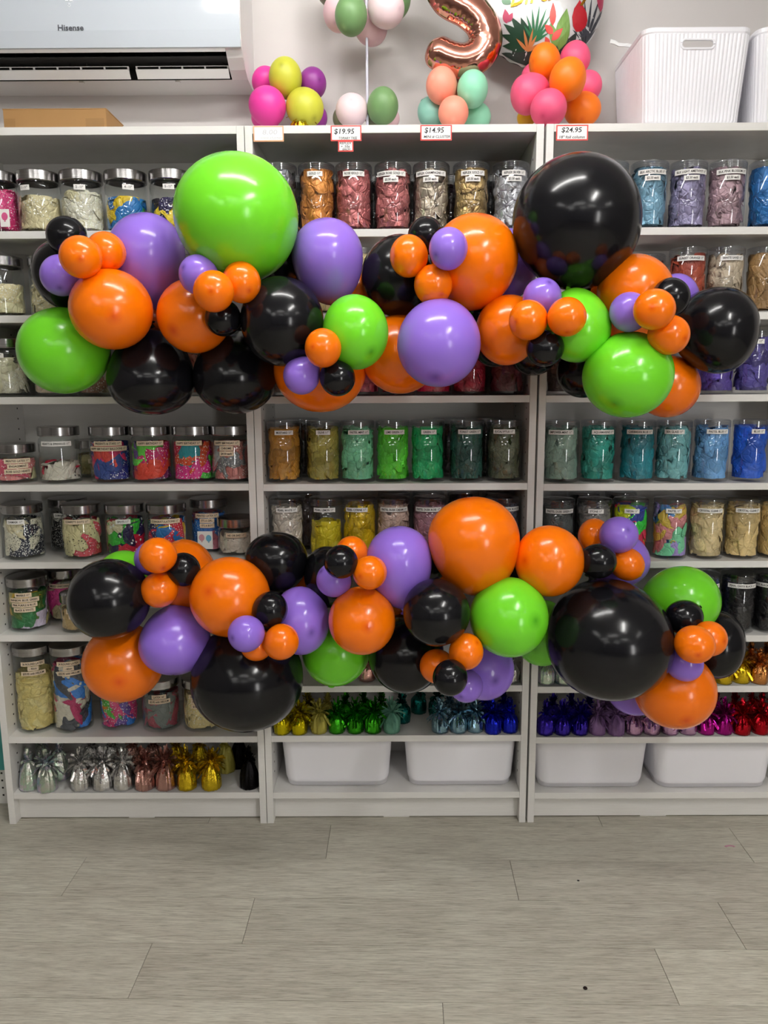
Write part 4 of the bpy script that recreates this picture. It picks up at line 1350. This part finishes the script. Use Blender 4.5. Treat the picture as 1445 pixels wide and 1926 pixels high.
# pear: (tail dx, tail dy-up, amount)
UPPER = [
    # deep, mostly hidden ones
    (291, 600, 30, 36, 'o'), (530, 482, 58, 66, 'k'), (672, 556, 40, 44, 'o'), (958, 497, 55, 64, 'p'), (1130, 562, 44, 42, 'o'),
    (1272, 562, 42, 46, 'p'), (1003, 660, 46, 46, 'k'), (1098, 698, 50, 50, 'k'), (905, 590, 42, 44, 'k'), (930, 650, 40, 40, 'k'), (1180, 600, 55, 52, 'o'), (1255, 727, 60, 58, 'o'),
    (131, 517, 68, 66, 'k'), (277, 493, 71, 88, 'p', None, (.2, -1, .25)), (1195, 548, 70, 68, 'o'),
    (602, 693, 87, 82, 'o'), (752, 667, 73, 73, 'o'),
    (442, 700, 78, 78, 'k', None, (.1, 1, .18, .3)), (284, 698, 81, 82, 'k', None, (.05, 1, .3, .3)),
    (748, 519, 69, 75, 'k'), (616, 493, 67, 79, 'p', None, (.15, -1, .2)), (531, 605, 78, 83, 'k', (560, 640)),
    (366, 594, 69, 69, 'o', (327, 620)), (121, 660, 83.5, 80, 'g'), (1088, 612, 61, 69, 'g', None, (-.3, 1, .15)), (955, 621, 60, 65, 'o', (917, 652)),
    (445, 411, 116, 116, 'g', None, (.3, -1, .08)), (1343, 622, 79, 80, 'k', None, (-1, .2, .2)), (893, 494, 81, 88, 'o', None, (-.2, -1, .12)),
    (1084, 420, 119, 123, 'k', None, (.2, -1, .06)), (209.5, 582, 76, 74, 'o', (213, 594)), (669, 625, 62, 69.5, 'g', (697, 660)), (825.5, 645, 78.5, 82, 'p', (820, 705)), (1181, 705, 83.5, 80, 'g', (1161, 757)),
    # clusters of small ones on the front
    (125.6, 445, 37, 37, 'k'), (115, 518, 38, 38, 'p'), (200, 473, 36, 36, 'o'), (152, 483.6, 39, 39, 'o', (151, 487)),
    (419.5, 598, 34, 34, 'k'), (374, 517, 37, 37, 'p'), (454.5, 531, 36, 38.5, 'o'), (402, 548, 38, 38.5, 'o', (397, 548)),
    (568, 706, 35, 36, 'p', (543, 727)), (635, 711, 33.5, 34, 'k'), (608, 654.5, 34.5, 36.5, 'o'),
    (801, 443, 34, 34.5, 'k'), (815, 536, 36, 37.5, 'o'), (843.5, 468, 36.5, 39, 'p'), (769.5, 481.7, 36, 39, 'o', (744, 480)),
    (1025.6, 655, 35.5, 34, 'k'), (1020, 560, 36, 37, 'p'), (994, 602, 36.5, 37.5, 'o', (972, 604)), (1066.6, 596, 36.5, 36.5, 'o'),
    (1184, 587, 36.5, 37, 'p'), (1262, 559, 35, 36, 'k'), (1258, 630, 38.5, 37, 'o'), (1231, 582, 38.7, 38, 'o', (1227, 579)),
]
LOWER = [
    (819, 1085, 35, 36, 'o'), (770, 1135, 40, 40, 'o'), (560, 1092, 28, 30, 'o'), (978, 1088, 40, 42, 'k'), (800, 1060, 40, 40, 'k'),
    (232, 1085, 50, 50, 'g'), (350, 1080, 57, 66, 'o'), (520, 1058, 59, 58, 'k', None, (.1, -1, .15)), (618, 1085, 46, 58, 'k'), (1160, 1052, 61, 52, 'p'), (1020, 1190, 55, 62, 'g'),
    (1195, 1305, 50, 40, 'p'), (910, 1258, 57, 58, 'p'), (764, 1228, 71, 75, 'k'), (632, 1228, 64, 62, 'g'), (1345, 1211, 54, 64, 'k', None, (-1, 0, .1)),
    (465, 1270, 105, 104, 'k', None, (.1, 1, .12)), (566, 1167, 54, 64, 'p'), (232, 1246, 74.5, 73, 'o'), (1280, 1128, 72, 64, 'g', None, (-1, -.3, .12)),
    (751, 1067, 62, 78, 'p', None, (.1, -1, .25)), (891, 1028, 86, 94, 'o', None, (.15, -1, .22)), (1034, 1055, 64.5, 67, 'o'), (1269, 1295, 75.5, 74, 'o', (1293, 1349)),
    (206, 1127, 76, 76, 'k'), (821, 1151.5, 63, 63.5, 'k'), (329, 1203, 66.5, 66, 'p', None, (.1, 1, .18)), (1146, 1202, 117.5, 114, 'k', None, (-.3, 1, .06)), (433, 1122.5, 75, 75, 'o', (395, 1111)),
    (681, 1167, 63, 64, 'o', (692, 1179)), (957, 1160.5, 74, 75, 'g', (1005, 1165)),
    (287, 1050, 34, 33, 'p'), (346, 1071, 31, 32, 'k'), (300, 1109.5, 34.7, 33.5, 'o'), (297.5, 1044.5, 35, 34, 'o'),
    (483, 1212, 31, 31, 'o'), (508, 1146, 33.5, 33.5, 'k'), (463.5, 1192, 34.5, 34.5, 'p', (438, 1198)), (529, 1207, 33.5, 34, 'o'),
    (662, 1040, 31, 32, 'o'), (628, 1091, 33, 32.5, 'p'), (696, 1077, 32.4, 32, 'o'), (641.5, 1056.5, 32, 32, 'k'),
    (877, 1290, 31.5, 31, 'p'), (822, 1253, 32.5, 32, 'o'), (877, 1225.5, 32.5, 34.5, 'o'), (847, 1274.5, 33, 34, 'k'),
    (1119, 1008, 31, 33, 'o'), (1180, 1061, 32, 31, 'o'), (1164, 1006, 36, 34.5, 'p', (1180, 996)), (1125, 1055, 35, 33, 'k', (1118, 1075)),
    (1287, 1246, 35, 35, 'p'), (1287, 1161, 34.5, 33, 'k'), (1334, 1201, 33, 33, 'o'), (1307, 1212, 37, 35.5, 'o'),
]
gb = (.4, -.2, 1.42)
g1 = thing('balloon_garland', 'upper balloon garland of green, orange, purple and black balloons', 'balloon garland', gb, 'balloon garlands across the bookcases')
pu = place_set(UPPER, -.002, g1, gb, seed=3)
gb2 = (.4, -.2, .78)
g2 = thing('balloon_garland', 'lower balloon garland of orange, black, purple and green balloons', 'balloon garland', gb2, 'balloon garlands across the bookcases')
pl = place_set(LOWER, -.002, g2, gb2, seed=5)
# clear line that ties each garland to the bookcase fronts
M_LINE = m_clear('nylon_line', (.95, .95, .95), .1, .1)
for g, b, zz, xs in ((g1, gb, 1.43, (-.70, 1.28)), (g2, gb2, .80, (-.52, 1.32))):
    put('nylon_line', MB().tube([(xs[0]-b[0]+(xs[1]-xs[0])*k/12, -.0016-b[1], zz-b[2]) for k in range(13)], .0005, 5).mesh('nylon_line'), g, M_LINE)
print('UPPER y', [(e[:2], round(float(p[0][1]), 2)) for e, p in zip(UPPER, pu)])
print('LOWER y', [(e[:2], round(float(p[0][1]), 2)) for e, p in zip(LOWER, pl)])

# ------------------------------------------------------------------ clusters on top of the bookcases
def cluster(name, label, cat, base, B, y0, seed, tol=.86):
    t = thing(name, label, cat, base)
    pl_ = place_set(B, y0, t, base, tol, seed, False, -.02)
    return t
ZT = 2.0205
# 1 fuchsia and lime cluster on a gold foil weight
b1 = (.14, .13, ZT)
t = cluster('balloon_cluster', 'mini cluster of fuchsia, lime and plum balloons above the faded price tag', 'balloon cluster', b1, [
    (500, 222, 27, 22, 'fuchsia'), (597, 222, 19, 22, 'plum'), (500, 153, 26, 26, 'fuchsia'), (588, 157, 26, 28, 'plum'),
    (537, 147, 31, 36, 'lime', (530, 126)), (503, 200, 35, 35, 'fuchsia'), (573.5, 203, 35.5, 35, 'lime', (591, 219))], .24, 11)
put('foil_wrap', WB[0], t, FM['gold'], (0, 0, 0))
put('fringe', WF[0], t, FM['gold'], (0, 0, 0), kind='stuff')
# 2 topiary tree
b2 = (.345, .15, ZT)
t = cluster('balloon_tree', 'tall balloon tree of sage green and pale pink balloons on a white stick', 'balloon tree', b2, [
    (742, -2, 31, 36, 'sage'), (627, -24, 33, 34, 'olive'), (698, 52, 31, 31.5, 'dpink'), (638, 24, 30, 33, 'dpink'), (695, -50, 34, 36, 'pale'),
    (660.5, 29, 30.5, 35, 'sage', (647, 48)), (726, 16, 35, 34, 'pale'),
    (640, 222, 14, 18, 'olive'), (735, 222, 17, 18, 'dpink'), (703, 222, 16, 18, 'olive'), (662, 208, 30.5, 30, 'pale'), (720, 199.5, 29.5, 33, 'sage', (739, 186))], .23, 12)
M_STICK = plain('stick_white', (206, 204, 220), .3)
s0 = aty(690, 60, .15); s1 = aty(690.5, 215, .15)
put('stick', MB().tube([(s0[0]-b2[0], 0, 0.004), (s0[0]-b2[0], 0, s0[2]-b2[2]+.12)], .0038, 12).mesh('stick'), t, M_STICK)
put('base_plate', MB().lathe([(.05, 0), (.05, .004), (.008, .012), (.0045, .02)], 24, True, True, s0[0]-b2[0]).mesh('base_plate'), t, M_STICK)
# 3 number cluster with the foil numeral
b3 = (.575, .13, ZT)
t = cluster('balloon_cluster', 'mini cluster of peach and mint balloons topped by a rose gold number 5', 'balloon cluster', b3, [
    (812, 212, 26.5, 28, 'teal'), (897, 220, 26.5, 26, 'mint'), (858, 175, 24, 26, 'peach'), (831, 161.5, 29.5, 33, 'peach', (814, 146)), (889, 167.7, 29, 33, 'mint'), (853, 212, 28.5, 29, 'peach', (853, 224))], .22, 13)
M_RG = NT('rose_gold_foil')
M_RG.color(lin((226, 160, 142))).set(metal=1., rough=.13)
_n = M_RG.noise(M_RG.coord(), 30, 2)
M_RG.bump(_n, .12, .01)
M_RG = M_RG.m
def numeral(path, widths, y, thick, base):
    pts = np.array([aty(px, py, y) for px, py in path])
    # smooth resample (Catmull-Rom)
    P = []; Wd = []
    n = len(pts)
    for i in range(n-1):
        p0, p1, p2, p3 = pts[max(i-1, 0)], pts[i], pts[i+1], pts[min(i+2, n-1)]
        for s in np.linspace(0, 1, 14, endpoint=(i == n-2)):
            P.append(.5*((2*p1)+(-p0+p2)*s+(2*p0-5*p1+4*p2-p3)*s*s+(-p0+3*p1-3*p2+p3)*s**3))
            Wd.append(widths[i]+(widths[i+1]-widths[i])*s)
    P = np.array(P); m = len(P)
    V = []; Fc = []
    K = 28
    L = np.concatenate([[0], np.cumsum(np.linalg.norm(np.diff(P, axis=0), axis=1))])
    yv = np.array([0, 1.0, 0])
    for i in range(m):
        t_ = P[min(i+1, m-1)]-P[max(i-1, 0)]; t_ /= np.linalg.norm(t_)
        s_ = np.cross(t_, yv)
        e = min(1, min(L[i], L[-1]-L[i])/.035+.03)
        rnd = math.sqrt(max(0, 1-(1-min(1, e))**2))
        for k in range(K):
            a = 2*math.pi*k/K
            ca, sa = math.cos(a), math.sin(a)
            fl = 1.0+.10*max(0, (abs(ca)-.96)/.04)               # welded seam sticks out
            pk = 1+.10*abs(ca)**3*math.sin(L[i]*330+(0 if ca > 0 else 1.7))+.02*abs(ca)**2*math.sin(L[i]*760+2)   # puckers along the seam
            q = P[i]+s_*ca*Wd[i]*rnd*fl*(.97+.03*pk)+yv*sa*abs(sa)**.15*thick*rnd*(pk if abs(sa) < .8 else 1)
            V.append(q-np.array(base))
    for i in range(m-1):
        for k in range(K):
            k2 = (k+1) % K
            Fc.append((i*K+k, i*K+k2, (i+1)*K+k2, (i+1)*K+k))
    Fc += [tuple(range(K)), tuple((m-1)*K+k for k in reversed(range(K)))]
    me = mesh_from('foil_numeral', V, Fc, True)
    bm = bmesh.new(); bm.from_mesh(me)
    bmesh.ops.recalc_face_normals(bm, faces=bm.faces); bm.to_mesh(me); bm.free()
    return me
kz = 2.12/F
path = [(925, -150), (885, -148), (846, -140), (834, -90), (829, -38), (846, -4), (880, 17), (905, 43), (914, 74), (901, 102), (872, 114), (838, 106), (806, 86)]
wid = [.040, .042, .044, .044, .045, .048, .046, .043, .042, .042, .042, .042, .041]
put('foil_numeral', numeral(path, wid, .115, .034, b3), t, M_RG, label='rose gold foil number 5')
# 4 column with the round foil balloon
b4 = (.82, .14, ZT)
t = cluster('balloon_column', 'column of orange and coral pink balloons under a round tropical foil balloon', 'balloon column', b4, [
    (990, 222, 17, 17, 'gold'), (1003, 142, 22, 22, 'coral'), (1104, 163, 28, 28, 'coral'), (1082, 110, 28.5, 30, 'coral'), (1025, 118, 29.5, 34, 'mango'),
    (1096, 206, 34, 31, 'mango'), (997, 177, 36.5, 36, 'coral', None, (1, .3, .2)), (1032, 204, 34, 34, 'coral', (1022, 215)), (1068, 149.5, 34, 37.7, 'mango')], .21, 14)
fc = aty(1016, 0, .205); FR = 120*((fc-CAM)@_fwd)/F; FT = .062
M_FOILW = NT('printed_foil_white')
M_FOILW.color(lin((208, 208, 209))).set(metal=.35, rough=.3)
M_FOILW.bump(M_FOILW.noise(M_FOILW.coord(), 24, 3), .15, .01)
M_FOILW = M_FOILW.m
V = []; Fc = []
NA, NRr = 96, 15
def lens(u, v, side=-1, lift=0.):
    r = min(1, math.hypot(u, v)/FR)
    return np.array([u, side*(FT*(max(0, 1-r**2.1))**.62+lift), v])
for side in (-1, 1):
    for i in range(NRr+1):
        for k in range(NA):
            a = 2*math.pi*k/NA
            rr = FR*i/NRr
            wv = 1+.008*math.sin(a*30)*(i/NRr)**6+.004*math.sin(a*47+1)*(i/NRr)**4
            p = lens(rr*math.cos(a)*wv, rr*math.sin(a)*wv, side)
            if i > NRr*.7:
                p[1] *= 1+.10*math.sin(a*30)*((i/NRr-.7)/.3)
            V.append(p)
    o = 0 if side < 0 else (NRr+1)*NA
    for i in range(NRr):
        for k in range(NA):
            k2 = (k+1) % NA
            Fc.append((o+i*NA+k, o+i*NA+k2, o+(i+1)*NA+k2, o+(i+1)*NA+k))
fo = put('foil_balloon', MB().add(V, Fc, True).mesh('foil_balloon'), t, M_FOILW, tuple(fc-np.array(b4)), label='round white foil balloon printed with tropical leaves')
KP = FR/120.0
def print_shape(name, polys, rgb, metal=.25, lift=.0012):
    """flat print on the balloon's face; polygons in pixels of the photograph, subdivided to follow the bulge"""
    bm = bmesh.new()
    for poly in polys:
        vs = [bm.verts.new(((px-1016)*KP, 0, -(py-0)*KP)) for px, py in poly]
        try:
            bm.faces.new(vs)
        except ValueError:
            pass
    bmesh.ops.triangulate(bm, faces=bm.faces[:])
    bmesh.ops.subdivide_edges(bm, edges=[e for e in bm.edges if e.calc_length() > .012], cuts=2, use_grid_fill=False)
    bmesh.ops.triangulate(bm, faces=bm.faces[:])
    for v in bm.verts:
        u, w2 = v.co.x, v.co.z
        r = math.hypot(u, w2)
        if r > FR*.985:
            u *= FR*.985/r; w2 *= FR*.985/r
        v.co = Vector(lens(u, w2, -1, lift))
    me = bpy.data.meshes.new(name)
    bm.to_mesh(me); bm.free()
    put(name, me, fo, plain('print_'+name+str(rgb[0]), rgb, .3, metal))
def leaf(x0, y0, ang, L, w, n=6, tipw=0.):
    """leaf outline from its stalk end, angle in degrees (0 = right, 90 = up)"""
    c, s = math.cos(math.radians(ang)), -math.sin(math.radians(ang))
    P = []
    for side in (1, -1):
        rng_ = np.linspace(0, 1, n) if side > 0 else np.linspace(1, 0, n)[1:-1]
        for q in rng_:
            ww = w*math.sin(math.pi*q**.8)*side
            P.append((x0+c*L*q-s*ww, y0+s*L*q+c*ww))
    return P
print_shape('printed_palm_leaf', [leaf(1102, 80, a, l, 2.6) for a, l in ((150, 34), (130, 40), (112, 56), (98, 70), (86, 78), (74, 82), (62, 84), (50, 74), (38, 50), (20, 34))], (70, 72, 80), .4, .0009)
print_shape('printed_monstera_leaf', [leaf(996, 92, a, l, 8) for a, l in ((172, 52), (156, 60), (142, 66), (128, 64), (114, 52), (100, 36))], (32, 62, 44), .25, .0012)
print_shape('printed_dark_leaf', [leaf(1000, 116, a, l, 7) for a, l in ((178, 44), (160, 58), (142, 52), (60, 34), (30, 36), (5, 44))]+[leaf(1060, 104, a, l, 9) for a, l in ((175, 60), (160, 50), (120, 40), (90, 40), (60, 44), (40, 46), (25, 50), (10, 48))]+[leaf(1085, 92, a, l, 7) for a, l in ((150, 30), (60, 24), (30, 36), (5, 30))]+[leaf(975, 112, a, l, 7) for a, l in ((150, 36), (110, 30), (30, 40), (0, 40))], (50, 58, 54), .35, .0010)
print_shape('printed_fern_leaf', [leaf(1002, 84, a, l, 2.4) for a, l in ((128, 34), (112, 46), (98, 54), (84, 60), (70, 58), (57, 50), (44, 40), (28, 30))], (44, 110, 70), .2, .0015)
print_shape('printed_light_leaf', [leaf(1050, 96, 82, 66, 14), leaf(1044, 92, 110, 40, 8)], (112, 150, 70), .2, .0016)
print_shape('printed_anthurium', [[(1090, 64), (1080, 66), (1073, 58), (1070, 44), (1073, 30), (1080, 20), (1083, 15), (1090, 24), (1098, 34), (1101, 46), (1098, 56)]], (176, 26, 40), .2, .0021)
print_shape('printed_heliconia', [leaf(1034, 60, 92, 38, 6), leaf(1036, 72, 140, 22, 6), leaf(1034, 82, 45, 28, 6), leaf(1030, 90, 120, 16, 5), leaf(1040, 92, 170, 20, 5)], (216, 70, 62), .2, .0024)
print_shape('printed_strelitzia', [leaf(992, 98, a, l, 2.6) for a, l in ((138, 32), (108, 36), (80, 36), (60, 28), (30, 24))], (196, 120, 70), .2, .0024)
print_shape('printed_bud', [leaf(950, 52, 100, 24, 6), leaf(952, 50, 60, 16, 5), leaf(1128, 26, 95, 40, 8), leaf(1132, 20, 70, 26, 5)], (176, 60, 90), .2, .0018)
print_shape('printed_corner_leaf', [leaf(940, 8, a, l, 8) for a, l in ((60, 40), (90, 46), (120, 40), (20, 26), (-40, 22))], (52, 90, 58), .2, .0010)
V, Fc, w = text_geo('Birthday', .075, .012, 1.0, .28)
k = 158*KP/w
gm = plain('print_gold', (196, 138, 44), .25, .9)
bm = bmesh.new()
vs = []
for x, y in V:
    X = (1034-1016)*KP+x*k; Z = (-3)*KP+y*1.0+x*.10
    vs.append(bm.verts.new((X, 0, Z)))
for f in Fc:
    try:
        bm.faces.new([vs[i] for i in f])
    except ValueError:
        pass
for v in bm.verts:
    v.co = Vector(lens(v.co.x, v.co.z, -1, .0028))
me = bpy.data.meshes.new('gold_lettering'); bm.to_mesh(me); bm.free()
put('gold_lettering', me, fo, gm)
c0, c1 = aty(1040, 60, .15), aty(1040, 190, .15)
put('stick', MB().tube([(0, 0.03, 0.004), (0, .05, fc[2]-ZT-.1)], .004, 10).mesh('stick'), t, M_STICK)
put('base_plate', MB().lathe([(.045, 0), (.045, .004), (.006, .01)], 24, True, True, 0, .03).mesh('base_plate'), t, M_STICK)

# ------------------------------------------------------------------ pegboard gondola at the left edge
M_PEG = plain('pegboard_white', (226, 225, 222), .5)
M_TEAL = plain('teal_board', (66, 160, 156), .45)
t = thing('pegboard_stand', 'white pegboard display stand left of the bookcases', 'display stand', (-1.3, .12, 0))
put('pegboard', MB().box(0, .475, 0, .02, .0, 1.2, .001).mesh('pegboard'), t, M_PEG)
hb = MB()
for i in range(18):
    for j in range(10):
        hb.box(.02+.0254*i-.003, .02+.0254*i+.003, -.0004, .0002, .03+.0254*j-.003, .03+.0254*j+.003)
put('peg_holes', hb.mesh('peg_holes'), t, M_DARKHOLE, kind='stuff')
put('foot', MB().box(.02, .06, -.2, 0, 0, .03, .002).mesh('foot'), t, M_PEG)
tt = thing('boxed_stock', 'teal box hanging on the pegboard at the left edge', 'box', (-1.0, .085, .135))
put('box_body', MB().box(0, .172, 0, .034, 0, .15, .001).mesh('box_body'), tt, M_TEAL)
put('hanging_tab', MB().box(.05, .12, .03, .034, .15, .17, .0005).mesh('hanging_tab'), tt, plain('amber_tab', (150, 128, 40), .5))

# ------------------------------------------------------------------ scraps on the floor
p = atz(1101, 1860, 0)
tag(put('bean', MB().lathe([(.0, 0), (.004, .0004), (.0052, .0018), (.004, .0034), (.0, .0038)], 14).mesh('bean'), None, plain('dark_bean', (32, 18, 18), .3), (p[0], p[1], .0003)), 'small dark round crumb on the floor planks', 'crumb')
p = atz(1088, 1657, 0)
tag(put('crumb', MB().box(-.003, .003, -.002, .002, 0, .002, .0006).mesh('crumb'), None, M_ACD, (p[0], p[1], .0003)), 'tiny dark speck on the floor near the shelf shadow', 'crumb')
p = atz(1373, 1592, 0)
V = []; Fc = []
for i in range(9):
    a = math.pi*(.15+.7*i/8)
    for j, zz in ((0, .0006), (1, .0022), (2, .0006)):
        r = .011+.004*j
        V.append((r*math.cos(a), r*.75*math.sin(a)-.008, zz))
V += [(x, y, 0.0) for x, y, _ in V]
for i in range(8):
    for j in range(2):
        a = 3*i+j
        Fc += [(a, a+1, a+4, a+3), (27+a, 27+a+3, 27+a+4, 27+a+1)]
tag(put('balloon_scrap', mesh_from('balloon_scrap', V, Fc, True), None, plain('pink_scrap', (196, 140, 160), .4), (p[0], p[1], .0003)), 'curled pink balloon scrap on the floor', 'scrap')
print('objects', len(bpy.data.objects), 'jars', jar_n, 'weights', wn)
